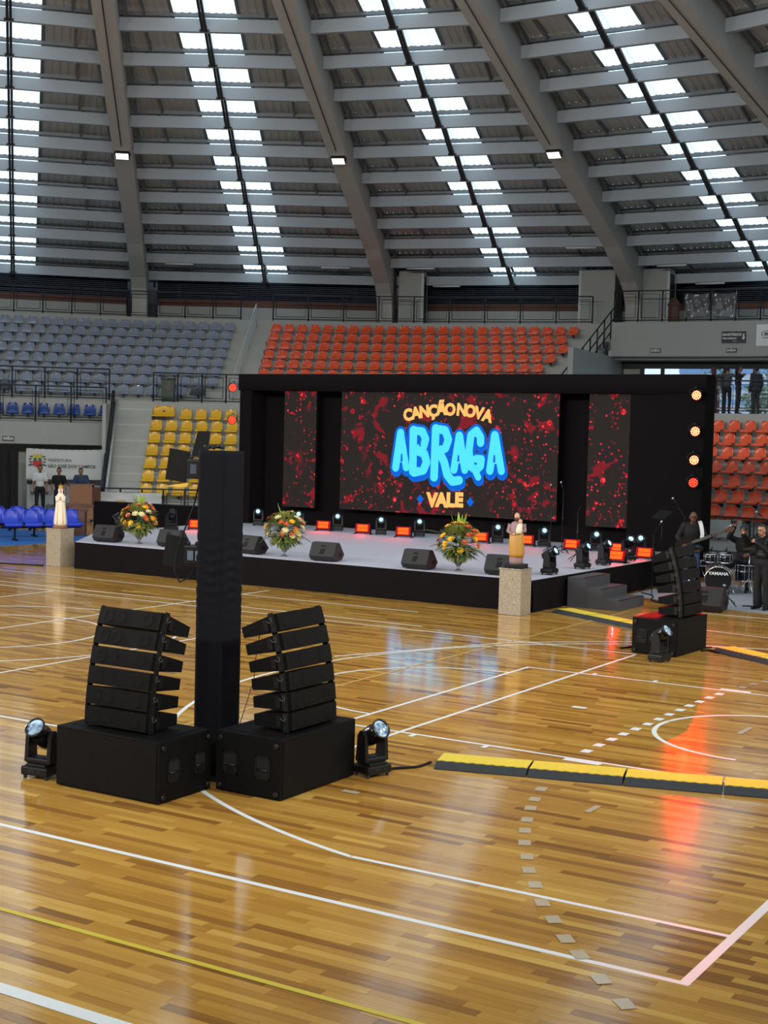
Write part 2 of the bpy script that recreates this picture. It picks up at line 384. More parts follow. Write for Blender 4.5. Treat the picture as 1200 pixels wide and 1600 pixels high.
def bay_parts(k):
    """meshes of ring k (beam k and the field from k to k+1), in bay coordinates"""
    r, r2 = rk(k), rk(k+1); x, x2 = r*c75, r2*c75; h, h2 = r*s75, r2*s75; z, z2 = zp(r), zp(r2)
    P = []
    P.append(('concrete_beam', MB().box((x+0.09, 0, z+0.20), (0.18, 2*h-0.5, 0.40)).mesh('concrete_beam', M_beam)))
    pz = z+0.47
    P.append(('steel_purlin', MB().box((x+0.12, 0, pz+0.07), (0.06, 2*h-0.5, 0.15)).box((x+0.07, 0, pz+0.0), (0.12, 2*h-0.5, 0.012)).mesh('steel_purlin', M_steel)))
    zs, zs2 = z+0.62, z2+0.62
    for s in (-1, 1):
        mb = MB(); ya, yb = sorted((s*1.08, s*(h2-0.1))); corr(mb, x, x2+0.08, zs, zs2, ya, yb)
        P.append(('roof_sheet', mb.mesh('roof_sheet', M_sheet)))
        mb = MB(); ya, yb = sorted((s*0.06, s*SW)); corr(mb, x, x2+0.08, zs, zs2, ya, yb, p=0.24)
        P.append(('skylight_panel', mb.mesh('skylight_panel', M_sky)))
        y = s*(1.04); P.append(('flashing_strip', MB().add([(x, y-0.06, zs-0.01), (x2, y-0.06, zs2-0.01), (x2, y+0.06, zs2-0.01), (x, y+0.06, zs-0.01)], [(0, 1, 2, 3)]).mesh('flashing_strip', M_steel)))
        y = s*(h*0.55+0.4); mb = MB(); mb.add([(x+.12, y-0.03, zs-0.16), (x2+.05, y-0.03, zs2-0.16), (x2+.05, y+0.03, zs2-0.16), (x+.12, y+0.03, zs-0.16), (x+.12, y-0.03, zs-0.02), (x2+.05, y-0.03, zs2-0.02), (x2+.05, y+0.03, zs2-0.02), (x+.12, y+0.03, zs-0.02)], [(0,1,2,3),(0,4,5,1),(3,2,6,7)])
        P.append(('steel_rafter', mb.mesh('steel_rafter', M_steel)))
        y = s*(h-0.52); y2 = s*(h2-0.52); mb = MB(); mb.add([(x+.15, y-0.05, zs-0.2), (x2, y2-0.05, zs2-0.2), (x2, y2+0.05, zs2-0.2), (x+.15, y+0.05, zs-0.2), (x+.15, y-0.05, zs-0.05), (x2, y2-0.05, zs2-0.05), (x2, y2+0.05, zs2-0.05), (x+.15, y+0.05, zs-0.05)], [(0,1,2,3),(0,4,5,1),(3,2,6,7)])
        P.append(('edge_rafter', mb.mesh('edge_rafter', M_steel)))
    # sag strut: from behind beam k down to the foot of beam k+1, with a bracket
    mb = MB(); d = 0.05; g_ = 0.04
    a, b = Vector((x+0.2, 0, z+0.36)), Vector((x2-0.03, 0, z2+0.04))
    for sy in (-1, 1): mb.add([a+Vector((0, sy*d-g_, -.05)), b+Vector((0, sy*d-g_, -.05)), b+Vector((0, sy*d+g_, -.05)), a+Vector((0, sy*d+g_, -.05)), a+Vector((0, sy*d-g_, .05)), b+Vector((0, sy*d-g_, .05)), b+Vector((0, sy*d+g_, .05)), a+Vector((0, sy*d+g_, .05))], [(0,1,2,3),(0,4,5,1),(3,2,6,7),(1,5,6,2)])
    mb.box((x2-0.02, 0, z2+0.03), (0.06, 0.30, 0.07))
    P.append(('sag_strut', mb.mesh('sag_strut', M_dsteel)))
    return P
detail = list(range(-2, 4))            # bays the photo shows
KA, KB = -2, 11
ring_parts = {k: bay_parts(k) for k in range(KA, KB)}
for b in detail:
    rz = R(RIB0-7.5-RIBD*b)
    for k in range(KA, KB):
        for nm, me in ring_parts[k]: link(nm, me, ceiling, None, (0, 0, rz))
mb = MB()
def coarse(mb, k0, k1, full):
    for k in range(k0, k1):
        r, r2 = rk(k), rk(k+1); x, x2, h, h2, z, z2 = r*c75, r2*c75, r*s75, r2*s75, zp(r), zp(r2)
        mb.box((x+0.09, 0, z+0.2), (0.18, 2*h, 0.4), 0)
        sw = min(SW, h*0.6)
        for s in (-1, 1):
            mb.add([(x, s*sw, z+.62), (x2, s*sw, z2+.62), (x2, s*(h2+.02), z2+.62), (x, s*(h+.02), z+.62)], [(0, 1, 2, 3)], 1)
        mb.add([(x, -sw, z+.62), (x2, -sw, z2+.62), (x2, sw, z2+.62), (x, sw, z+.62)], [(0, 1, 2, 3)], 2)
coarse(mb, -10, KB, True); bay_me = mb.mesh('roof_bay', [M_beam, M_sheet, M_sky])
mb = MB(); coarse(mb, -10, KA, True); inner_me = mb.mesh('roof_bay_inner', [M_beam, M_sheet, M_sky])
for b in range(-2, 22):
    tag(link('roof_bay', inner_me if b in detail else bay_me, ceiling, None, (0, 0, R(RIB0-7.5-RIBD*b))), kind='stuff')

# ---------------------------------------------------------------- stands (setting)
def ring_block(mb, r0, r1, z0, z1, a0, a1, mi=0, step=1.5):
    n = max(1, int(math.ceil(abs(a1-a0)/step))); vs = []
    for i in range(n+1):
        a = a0+(a1-a0)*i/n
        for r, z in ((r0, z0), (r1, z0), (r1, z1), (r0, z1)): vs.append(pol(r, a, z))
    fs = []
    for i in range(n):
        o = 4*i
        for j in range(4): fs.append((o+j, o+(j+1) % 4, o+4+(j+1) % 4, o+4+j))
    fs += [(3, 2, 1, 0), (4*n, 4*n+1, 4*n+2, 4*n+3)]
    mb.add(vs, fs, mi)
    return mb
RU = [34.2+0.83*j for j in range(8)]; ZU = [4.66+0.427*j for j in range(8)]      # upper rows: seat radius, seat centre height
RL = [31.5-0.75*j for j in range(7)]; ZL = [3.72-0.445*j for j in range(7)]      # lower rows
stand = struct('grandstand', 'stepped grey concrete grandstand curving behind the stage')
for j in range(8):
    mb = MB(); ring_block(mb, RU[j]-0.34, 40.75, ZU[j]-0.9, ZU[j]-0.42, 99.0, 140); mb.build('terrace_step', M_stand, stand)
for j in range(7):
    for a0, a1 in ((60, 126.0),):
        mb = MB(); ring_block(mb, RL[j]-0.30, RL[j]+0.5, ZL[j]-0.95 if j < 6 else 0.0, ZL[j]-0.42, a0, a1); mb.build('terrace_step', M_stand, stand)
mb = MB(); ring_block(mb, RL[0]-0.9, RL[0]+0.55, 2.48, ZL[0]-0.42, 129.0, 140); mb.build('tunnel_lintel', M_wallg, stand)
mb = MB(); ring_block(mb, 32.0, 34.2, 3.0, 4.17, 99, 140); ring_block(mb, 32.0, 46, 3.0, 4.17, 60, 99); mb.build('walkway_slab', M_stand, stand)
for k in range(14):     # stair beside the yellow seats
    r = 32.0-0.41*(k+1); z = 4.17-0.29*(k+1)
    mb = MB(); ring_block(mb, r, r+0.45, max(0, z-0.3) if k < 13 else 0, z, 126.0, 129.0); mb.build('stair_step', M_stand, stand)
    if k % 2: continue
    mb = MB(); ring_block(mb, r-0.01, r+0.06, z-0.05, z+0.008, 126.05, 128.9); mb.build('step_nosing', mat('pale_nosing', (190,192,192), 0.6), stand)
for j in range(7):      # half steps in the upper aisle
    mb = MB(); ring_block(mb, RU[j]+0.08, RU[j]+0.5, ZU[j]-0.42, ZU[j]-0.2, 119.9, 121.6); mb.build('stair_step', M_stand, stand)
    mb = MB(); ring_block(mb, RU[j]+0.08, RU[j]+0.5, ZU[j]-0.42, ZU[j]-0.2, 99.1, 100.0); mb.build('stair_step', M_stand, stand)
mb = MB(); ring_block(mb, 40.7, 46, 6.9, 8.0, 98.7, 142); ring_block(mb, 40.7, 46, 7.7, 8.0, 60, 98.7); mb.build('upper_deck', M_stand, stand)
mb = MB(); ring_block(mb, 40.0, 40.7, 6.6, 8.0, 60, 98.6); mb.build('balcony_front', M_wallg, stand)
mb = MB(); ring_block(mb, 40.7, 46, 6.5, 6.7, 60, 98.6); mb.build('passage_soffit', M_wallg, stand)
mb = MB(); ring_block(mb, 34.2, 46, 4.1, 6.6, 98.6, 98.95); mb.build('passage_side_wall', M_wallg, stand)
mb = MB(); ring_block(mb, 32.6, 32.9, 0, 4.0, 129.0, 142)
ring_block(mb, 28.3, 32.6, 0.0, 4.0, 128.75, 129.0); mb.build('tunnel_wall', M_wallg, stand)
wall_b = struct('wall_back', 'grey outer wall of the hall behind the upper deck')
mb = MB(); ring_block(mb, 45.6, 45.9, 0, 9.0, 99.0, 442-22); ring_block(mb, 45.6, 45.9, 0, 4.15, 60, 99.0); ring_block(mb, 45.6, 45.9, 6.5, 9.0, 60, 99.0); ring_block(mb, 45.85, 46.1, 8.9, 11.2, 60, 420)
mb.build('wall_back', mat('outer_wall_paint', (92,95,98), 0.8), wall_b)
# louvred band of dark slats, brown rail and grey plinth behind the upper deck, built bay by bay
M_slat = mat('blue_grey_slat', (46,54,70), 0.5, 0.3)
M_brown = mat('brown_wall_band', (96,62,50), 0.7)
M_dark = mat('dark_recess', (14,15,20), 0.9)
for b in range(-1, 4):
    a0, a1 = RIB0-RIBD*b-0.9, RIB0-RIBD*(b+1)+0.9
    wd = struct('window_%d' % (b+2), 'dark louvred window band between two concrete columns behind the upper deck')
    mb = MB(); ring_block(mb, 44.9, 45.0, 8.9, 10.9, a0, a1, step=15); mb.build('dark_backing', M_dark, wd)
    for k in range(11):
        mb = MB(); ring_block(mb, 44.55, 44.8, 9.16+k*0.085, 9.19+k*0.085, a0, a1, step=15); mb.build('slat', M_slat, wd)
    for k in range(5):
        a = a0+(a1-a0)*(k+0.5)/5; mb = MB(); ring_block(mb, 44.45, 44.55, 9.1, 10.15, a-0.05, a+0.05); mb.build('mullion', M_dark, wd)
    mb = MB(); ring_block(mb, 44.4, 44.9, 8.82, 9.13, a0, a1, step=15); mb.build('brown_band', M_brown, wd)
    mb = MB(); ring_block(mb, 44.3, 44.9, 8.0, 8.82, a0, a1, step=15); mb.build('plinth', M_wallg, wd)

# ---------------------------------------------------------------- stadium seats
def seat_mesh(name, m, wd=0.42):
    prof = [(-0.225, -0.06, 0.99), (-0.245, -0.01, 1.04), (-0.20, 0.012, 1.04), (-0.08, -0.012, 1.03), (0.05, -0.012, 1.01), (0.13, 0.015, 0.99), (0.18, 0.09, 0.96), (0.205, 0.19, 0.92), (0.222, 0.28, 0.85), (0.228, 0.325, 0.70), (0.228, 0.338, 0.45)]
    # (depth towards the back, height, width factor)
    nu = 9; vs = []
    for (d, h, f) in prof:
        for i in range(nu):
            u = -1+2*i/(nu-1); x = u*wd/2*f
            curl = 0.045*u*u*u*u
            back = max(0, (h-0.02)/0.3)
            vs.append((x, d-curl*1.4*back, h+curl*(1-back)*(0.9 if d > -0.2 else 0.2)))
    n = len(prof); fs = [(j*nu+i, j*nu+i+1, (j+1)*nu+i+1, (j+1)*nu+i) for j in range(n-1) for i in range(nu-1)]
    mb = MB().add(vs, fs, 0, True); me = mb.mesh(name, [m])
    bm = bmesh.new(); bm.from_mesh(me); bmesh.ops.recalc_face_normals(bm, faces=bm.faces)
    r = bmesh.ops.solidify(bm, geom=bm.faces[:], thickness=0.018)
    bmesh.ops.translate(bm, verts=bm.verts[:], vec=(0, 0, 0))
    # stub bracket under the pan
    bm.to_mesh(me); bm.free()
    mb2 = MB(); mb2.v = [tuple(v.co) for v in me.vertices]; mb2.f = [tuple(p.vertices) for p in me.polygons]; mb2.m = [0]*len(mb2.f); mb2.sm = [True]*len(mb2.f)
    mb2.box((0, 0.13, -0.07), (0.08, 0.16, 0.12), 1); mb2.box((0, 0.21, 0.0), (0.08, 0.05, 0.36), 1)
    return mb2.mesh(name, [m, M_dsteel])
S_GREY = seat_mesh('grey_stadium_seat', mat('grey_seat_plastic', (138,146,164), 0.22, coat=0.3))
S_ORG = seat_mesh('orange_stadium_seat', mat('orange_seat_plastic', (236,90,44), 0.25, coat=0.3))
S_YEL = seat_mesh('yellow_stadium_seat', mat('yellow_seat_plastic', (232,178,14), 0.25, coat=0.3))
S_BLU = seat_mesh('blue_stadium_seat', mat('blue_seat_plastic', (26,64,136), 0.25, coat=0.3))
S_YW = seat_mesh('wide_yellow_seat', MATS['yellow_seat_plastic'], 0.82); S_GW = seat_mesh('wide_grey_seat', mat('dark_grey_seat', (62,68,78), 0.4), 0.6)
def put_seat(me, name, r, a, zc, label, group):
    o = link(name, me, None, pol(r, a, zc-0.14), (0, 0, R(a-90))); o.scale = (1.05, 1.0, 0.95 if r > 33 else 1.04)
    tag(o, label, 'seat', group)
def seat_row(me, name, colour, r, zc, a0, step_dir, n, where, group, side):
    pa = math.degrees(0.56/r)
    for i in range(n):
        put_seat(me, name, r, a0+step_dir*pa*i, zc, '%s stadium seat, %s, %s %s' % (colour, where, ORD[i], side), group)
for j in range(8):      # grey block
    row = ORD[7-j]; a0 = 122.35 + 0.04*(7-j) + (0.0 if j > 0 else 1.9); n = 18 if j >= 1 else 15
    if j == 0: n = 12
    seat_row(S_GREY, 'grey_stadium_seat', 'grey', RU[j], ZU[j], a0, 1, n, '%s row from top of grey block' % row, 'grey seats in the upper stand', 'left of aisle stair')
for j in range(2, 8):   # upper orange block
    row = ORD[7-j]; a0 = 119.4; a1 = 100.45+0.18*(7-j); n = int((a0-a1)/math.degrees(0.56/RU[j]))+1
    seat_row(S_ORG, 'orange_stadium_seat', 'orange', RU[j], ZU[j], a0, -1, n, '%s row from top behind stage' % row, 'orange seats in the upper stand', 'right of aisle stair')
for j in range(7):      # yellow block
    n = [5, 6, 6, 6, 6, 6, 6][j]; a0 = 125.62-(1.9 if j == 0 else 0)
    seat_row(S_YEL, 'yellow_stadium_seat', 'yellow', RL[j], ZL[j], a0, -1, n, '%s row from top of yellow block' % ORD[j], 'yellow seats beside the stair', 'right of stair')
for j in range(7):      # lower orange block on the right
    a0 = [88.65, 88.45, 88.05, 87.15, 86.4, 85.5, 85.3][j]; n = 6
    seat_row(S_ORG, 'orange_stadium_seat', 'bright orange', RL[j], ZL[j], a0, -1, n, '%s row down below gallery' % ORD[j], 'orange seats below the gallery', 'right of stage frame')
for i, a in enumerate([129.2, 130.22, 131.25, 132.25, 133.26, 134.31, 135.32, 136.3]):
    put_seat(S_BLU, 'blue_stadium_seat', RL[0], a, ZL[0]+0.06, 'blue stadium seat behind railing over the tunnel, %s left of stair' % ORD[i], 'blue seats over the tunnel')
put_seat(S_YW, 'wide_yellow_seat', RL[0], 125.25, ZL[0]+0.08, 'extra wide yellow seat at the stair end of the top yellow row', None)
for o in list(bpy.data.objects):
    if o.get('group', 0) is None: del o['group']
tag(link('wide_grey_seat', S_GW, None, pol(33.9, 123.35, 4.55), (0, 0, R(123.35-90))), 'wide dark grey seat behind the railing above the yellow block', 'seat')
tag(link('wide_grey_seat', S_GW, None, pol(33.9, 135.9, 4.55), (0, 0, R(135.9-90))), 'wide dark grey seat at the left edge behind the railing above the tunnel', 'seat')

# ---------------------------------------------------------------- railings
def railing(name, label, pts, posts, h, m=M_rail, frames=True, group=None, zs=None, r=0.03):
    """pts: list of base points (world); posts at the points; inner frame loop in each bay"""
    t = thing(name, label, 'railing', pts[0], 0, group); o0 = Vector(pts[0])
    P = [Vector(p)-o0 for p in pts]
    for i, p in enumerate(P): MB().cone(p, p+Vector((0, 0, h)), r, r, 6).build('post', m, t)
    MB().tube([p+Vector((0, 0, h)) for p in P], r*0.95, 6).build('top_rail', m, t)
    MB().tube([p+Vector((0, 0, 0.10)) for p in P], r*0.8, 6).build('bottom_rail', m, t)
    if frames:
        for a, b in zip(P[:-1], P[1:]):
            d = b-a; q = 0.12*d/d.length if d.length else d
            lo, hi = Vector((0, 0, 0.20)), Vector((0, 0, h-0.13))
            MB().tube([a+q+lo, a+q+hi, b-q+hi, b-q+lo, a+q+lo], r*0.55, 5).build('infill_frame', m, t)
    return t
def arcpts(r, a0, a1, z, n): return [pol(r, a0+(a1-a0)*i/n, z) for i in range(n+1)]
railing('guard_railing', 'dark guard railing along the top deck above the grey seats', arcpts(40.95, 137.2, 121.75, 8.0, 9), None, 1.14, group=None)
railing('guard_railing', 'dark guard railing along the top deck above the orange seats', arcpts(40.95, 119.75, 100.1, 8.0, 9), None, 1.16)
railing('guard_railing', 'dark guard railing on the balcony edge above the exit passage', arcpts(40.1, 98.5, 88.5, 7.98, 7), None, 1.3)
railing('guard_railing', 'dark guard railing on the walkway above the yellow seats', arcpts(32.15, 126.05, 119.5, 4.15, 4), None, 1.12)
railing('guard_railing', 'dark guard railing on the walkway behind the blue seats', arcpts(32.15, 137.5, 129.0, 4.15, 4), None, 1.2)
railing('guard_railing', 'dark guard railing over the tunnel in front of the blue seats', arcpts(30.75, 138.5, 129.05, 3.3, 4), None, 1.32)
railing('guard_railing', 'dark guard railing in front of the people on the gallery', arcpts(32.15, 89.1, 82.5, 4.17, 3), None, 1.12)
railing('court_barrier', 'low dark barrier railing in front of the yellow seats', arcpts(26.3, 128.9, 121.0, 0.0, 5), None, 1.1)
railing('court_barrier', 'low dark barrier railing in front of the lower orange seats', arcpts(25.9, 85.6, 78.5, 0.0, 4), None, 0.98)
def slope_rail(name, label, top, bot, h, n, m, r=0.03):
    t = thing(name, label, 'handrail', bot); o0 = Vector(bot); P = [Vector(bot).lerp(Vector(top), i/n)-o0 for i in range(n+1)]
    for p in P: MB().cone(p, p+Vector((0, 0, h)), r, r, 6).build('post', m, t)
    for q in (h, h*0.6, h*0.25): MB().tube([P[0]+Vector((0, 0, q)), P[-1]+Vector((0, 0, q))], r, 6).build('rail', m, t)
    return t
slope_rail('stair_handrail', 'dark sloping stair railing at the right end of the upper orange seats', pol(41.0, 98.6, 7.75), pol(34.6, 99.6, 4.35), 1.15, 8, M_rail)
slope_rail('stair_handrail', 'pale thin stair handrail in the aisle between grey and orange seats', pol(40.6, 120.75, 7.7), pol(34.2, 121.1, 4.3), 1.0, 3, M_wrail, 0.022)
t = slope_rail('stair_handrail', 'dark stair railing with a pale side rail beside the tunnel', pol(32.0, 128.7, 3.6), pol(26.4, 128.7, 0.1), 0.92, 5, M_rail, 0.06)
b0 = Vector(pol(26.4, 128.45, 0.75))-t.location; b1 = Vector(pol(32.0, 128.45, 4.2))-t.location
MB().tube([b0, b1], 0.05, 6).build('pale_side_rail', M_wrail, t)

# ---------------------------------------------------------------- door rooms on the upper deck
def deck_room(n, a, wdt, label, hgt=2.45):
    d = struct('door_%d' % n, label, pol(42.6, a, 8.0)); d.rotation_euler = (0, 0, R(a-90))
    MB().box((0, 0.6, hgt/2), (wdt, 1.6, hgt)).build('room_block', M_wallg, d)
    f = MB(); x = wdt/2+0.03
    f.box((x, -0.15, hgt/2), (0.10, 0.12, hgt)).box((x, 0.95, hgt/2), (0.10, 0.12, hgt)).box((x, 0.4, hgt-0.1), (0.10, 1.1, 0.2))
    f.build('door_frame', mat('pale_door_frame', (196,200,200), 0.5), d)
    MB().box((x+0.01, 0.4, hgt/2-0.1), (0.06, 0.98, hgt-0.2)).build('door_leaf', mat('dark_door', (34,38,44), 0.5), d)
    return d
deck_room(1, 111.6, 1.05, 'grey door closet with white frame beside the middle concrete column')
deck_room(2, 97.15, 1.4, 'grey door closet with white frame beside the right concrete column')
deck_room(3, 100.3, 1.5, 'white framed doorway on the deck left of the right concrete column').scale = (-1, 1, 1)
# tube lights under the outer ring beams
n = 0
for b, k, s in ((-1, 9, -2.2), (0, 9, -3.6), (0, 9, 3.3), (1, 9, -3.7), (1, 8, 3.6), (1, 10, -3.0), (2, 9, -3.6), (2, 10, -2.6)):
    a = RIB0-7.5-RIBD*b; r = rk(k)
    tb = thing('tube_light', 'unlit white tube light under the ring beam, %s from the left' % ORD[n], 'lamp', (CX, CY, 0), R(a)); n += 1
    x = r*c75-0.05; z = zp(r)+0.0
    MB().cone((x, -s-0.62, z-0.05), (x, -s+0.62, z-0.05), 0.04, 0.04, 8).build('tube', mat('white_tube', (220,222,222), 0.4), tb)
    MB().box((x+0.05, -s, z-0.01), (0.10, 1.3, 0.06)).build('batten', M_steel, tb)
# floodlights on the ribs
for i, nm in ((0, 'left'), (1, 'middle'), (2, 'right')):
    a = R(RIB0-RIBD*i); r = 29.9
    f = thing('floodlight', 'lit LED floodlight hanging under the %s concrete rib' % nm, 'lamp', (CX+r*math.cos(a), CY+r*math.sin(a), 12.98), a)
    MB().bbox((0, 0, 0.0), (0.34, 0.52, 0.14), 0.03, M=Matrix.Rotation(R(25), 4, 'Y')).build('housing', M_hard, f)
    M = Matrix.Rotation(R(25), 4, 'Y'); q = MB()
    for u in (-0.12, 0, 0.12): q.add([M @ Vector((u-0.05, -0.22, -0.075)), M @ Vector((u-0.05, 0.22, -0.075)), M @ Vector((u+0.05, 0.22, -0.075)), M @ Vector((u+0.05, -0.22, -0.075))], [(0, 1, 2, 3)])
    q.build('led_panel', mat('flood_led', (255,255,250), 0.4, emit=(1, 0.98, 0.93), strength=2.5), f)
    MB().tube([(0, -0.28, 0), (0, -0.28, 0.2), (0, 0.28, 0.2), (0, 0.28, 0)], 0.018, 6).build('bracket', M_dsteel, f)

# ---------------------------------------------------------------- signs and banners
def board(name, label, a, r, z, wd, h, m, cat='sign', th=0.03):
    t = thing(name, label, cat, pol(r, a, z), R(a-90)); MB().bbox((0, 0, 0), (wd, th, h), 0.006).build('board', m, t); return t
FACE = (PI/2, 0, 0)
def put(t, s, size, m, x, z, bold=0.0, y=-0.03, sx=1.0, align='CENTER'): return text_obj(s, size, m, t, (x, y, z), FACE, bold, 0.001, align, sx)
t = board('toilet_sign', 'dark sign board with white SANITARIOS lettering on the balcony front', 91.35, 39.97, 7.35, 0.98, 0.46, M_sign)
put(t, 'SANITÁRIOS', 0.14, M_wtext, -0.07, 0.10, 0.004); put(t, 'PISO INFERIOR', 0.085, M_wtext, -0.16, -0.05, 0.003); put(t, 'SAÚDE', 0.05, M_wtext, 0.05, -0.16)
mb = MB().box((0.40, -0.025, 0.06), (0.045, 0.01, 0.16)).add([(0.33, -0.03, -0.0), (0.47, -0.03, 0.0), (0.40, -0.03, -0.11)], [(0, 2, 1)]); mb.build('arrow', M_wtext, t)
for a, r, z, lab in ((95.9, 39.97, 6.83, 'small dark SAIDA exit sign on the balcony front near its left end'), (91.45, 39.97, 6.83, 'small dark SAIDA exit sign under the toilet sign'), (135.55, 30.57, 2.66, 'small dark SAIDA exit sign over the tunnel')):
    t = board('exit_sign', lab, a, r, z, 0.42, 0.17, mat('exit_sign_black', (20,22,22), 0.4)); put(t, 'SAÍDA', 0.13, M_wtext, 0, 0.0, 0.004)
t = board('white_poster', 'white poster with a small grey crest at the right end of balcony front', 89.45, 39.97, 7.42, 0.85, 0.85, M_wtext)
mb = MB().tube([(-0.2, -0.02, -0.02), (-0.2, -0.02, 0.1), (0, -0.02, 0.16), (0.2, -0.02, 0.1), (0.2, -0.02, -0.02), (-0.2, -0.02, -0.02)], 0.012, 4).box((0, -0.02, 0.05), (0.2, 0.01, 0.07)); mb.build('crest', M_ink, t); MB().box((0, -0.02, -0.11), (0.34, 0.01, 0.025)).build('caption', M_ink, t)
def crest(t, x, z, s):
    y = -0.035
    MB().prism([(-0.32*s+x, 0.02*s+z), (0.32*s+x, 0.02*s+z), (0.28*s+x, -0.3*s+z), (x, -0.46*s+z), (-0.28*s+x, -0.3*s+z)], y-0.004, y, 'y').build('crest_shield', mat('crest_red', (186,40,44), 0.6), t)
    mb = MB().box((x, y, 0.3*s+z), (0.62*s, 0.006, 0.2*s))
    for u in (-0.24, 0, 0.24): mb.box((x+u*s, y, 0.43*s+z), (0.14*s, 0.006, 0.12*s))
    mb.build('crest_crown', mat('crest_gold', (206,182,66), 0.6), t)
    MB().box((x-0.15*s, y-0.006, 0.1*s+z), (0.2*s, 0.006, 0.2*s)).box((x+0.17*s, y-0.006, 0.1*s+z), (0.2*s, 0.006, 0.2*s)).build('crest_quarter', mat('crest_green', (42,96,70), 0.6), t)
    mb = MB()
    for sg in (-1, 1):
        for u, v in ((0.42, 0.3), (0.5, 0.12), (0.46, -0.08), (0.38, -0.24), (0.52, -0.3)): mb.ball((x+sg*u*s, y, v*s+z), (0.1*s, 0.004, 0.06*s), nu=6, nv=4)
    mb.build('crest_branch', mat('crest_branch', (84,84,92), 0.6), t)
def cloth(wd, h, amp, nx=24, nz=10):
    vs = []; ph = rng.uniform(0, 6)
    for j in range(nz+1):
        for i in range(nx+1):
            u, v = i/nx, j/nz; vs.append(((u-0.5)*wd, amp*math.sin(u*17+v*5+ph)*math.sin(v*PI*0.9+0.2)+amp*0.5*math.sin(u*7-v*9), (v-0.5)*h - 0.03*h*math.sin(u*PI)*(v)))
    return MB().add(vs, [(j*(nx+1)+i, j*(nx+1)+i+1, (j+1)*(nx+1)+i+1, (j+1)*(nx+1)+i) for j in range(nz) for i in range(nx)], 0, True)
t = thing('city_banner', 'white vinyl banner lettered PREFEITURA SAO JOSE DOS CAMPOS behind three standing men', 'banner', pol(29.2, 131.6, 1.80), R(131.6-90))
cloth(2.75, 1.1, 0.012).build('banner_sheet', M_banner, t)
crest(t, -0.98, 0.1, 0.52); put(t, 'PREFEITURA', 0.155, M_ink, -0.62, 0.13, align='LEFT', y=-0.04); put(t, 'SÃO JOSÉ DOS CAMPOS', 0.155, M_ink, -0.62, -0.08, 0.003, align='LEFT', y=-0.04)
mb = MB()
for i in range(13): mb.box((-1.34+i*0.223, -0.01, 0.52), (0.03, 0.02, 0.03))
mb.build('eyelets', M_ink, t)
t = thing('web_banner', 'lower white banner lettered www with a round orange emblem behind the standing men', 'banner', pol(29.3, 131.55, 0.55), R(131.55-90))
cloth(2.75, 1.05, 0.012).build('banner_sheet', M_banner, t)
MB().box((0, -0.02, 0.58), (2.75, 0.02, 0.13)).build('dark_header', M_sign, t)
put(t, 'www.', 0.3, M_ink, -1.25, 0.22, 0.004, align='LEFT', y=-0.04); put(t, '@PREFEITURA', 0.2, M_ink, -0.72, -0.28, 0.003, align='LEFT', y=-0.04)
MB().cone((-1.05, -0.05, -0.28), (-1.05, -0.03, -0.28), 0.11, 0.11, 16).build('emblem_disc', mat('emblem_orange', (190,90,70), 0.6), t)
MB().cone((-1.05, -0.056, -0.28), (-1.05, -0.05, -0.28), 0.065, 0.065, 14).build('emblem_ring', M_banner, t)
t = thing('low_banner', 'slack white banner tied along the barrier before the yellow seats', 'banner', pol(26.15, 126.5, 0.72), R(126.5-90))
cloth(2.05, 0.52, 0.02).build('banner_sheet', M_banner, t); crest(t, -0.35, -0.2, 0.4)
t = thing('drum_banner', 'white city banner lettered PREFEITURA SAO JOSE hung on barrier behind the drums', 'banner', pol(25.75, 83.6, 0.42), R(83.6-90))
cloth(2.6, 1.0, 0.012).build('banner_sheet', M_banner, t); crest(t, -0.95, 0.06, 0.5)
put(t, 'PREFEITURA', 0.14, M_ink, -0.6, 0.09, align='LEFT', y=-0.04); put(t, 'SÃO JOSÉ DOS CAMPOS', 0.14, M_ink, -0.6, -0.1, 0.003, align='LEFT', y=-0.04)
# bins, plastic sheets
def bin_(label, loc, rz, m):
    t = thing('wheeled_bin', label, 'bin', loc, rz)
    MB().box((0, 0, 0.45), (0.46, 0.5, 0.82), taper=1.12).build('body', m, t); MB().bbox((0, 0.0, 0.9), (0.56, 0.62, 0.07), 0.02).build('lid', m, t)
    MB().box((0.02, -0.285, 0.62), (0.16, 0.01, 0.34)).build('sticker', mat('bin_sticker', (96,92,88), 0.6), t)
    for s in (-1, 1): MB().cone((s*0.2, 0.24, 0.08), (s*0.25, 0.24, 0.08), 0.08, 0.08, 10).build('wheel', M_black, t)
bin_('dark green wheeled bin standing behind the railing above the yellow seats', pol(32.75, 125.15, 4.17), R(35), mat('bin_green', (30,62,48), 0.45))
bin_('green lidded bin at the foot of the right stair railing', pol(34.0, 99.25, 4.17), R(10), MATS['bin_green'])
M_film = mat('clear_plastic_film', (200,205,210), 0.12)
M_film.node_tree.nodes['Principled BSDF'].inputs['Transmission Weight'].default_value = 0.85
for i, (a, lab) in enumerate(((93.6, 'crumpled clear plastic sheet tied on the balcony railing, left one'), (92.0, 'crumpled clear plastic sheet tied on the balcony railing, right one'))):
    t = thing('plastic_sheet', lab, 'plastic sheet', pol(40.05, a, 8.65), R(a-90)); cloth(0.98, 0.95, 0.05, 14, 8).build('film', M_film, t)
t = thing('stone_urn', 'small brown hexagonal urn box standing on the balcony by the door', 'box', pol(41.0, 95.3, 8.0))
MB().cone((0, 0, 0), (0, 0, 0.75), 0.24, 0.24, 6, smooth=False).build('urn_body', M_wood2, t); MB().cone((0, 0, 0.75), (0, 0, 1.05), 0.3, 0.1, 6, smooth=False).build('urn_lid', M_wood2, t)

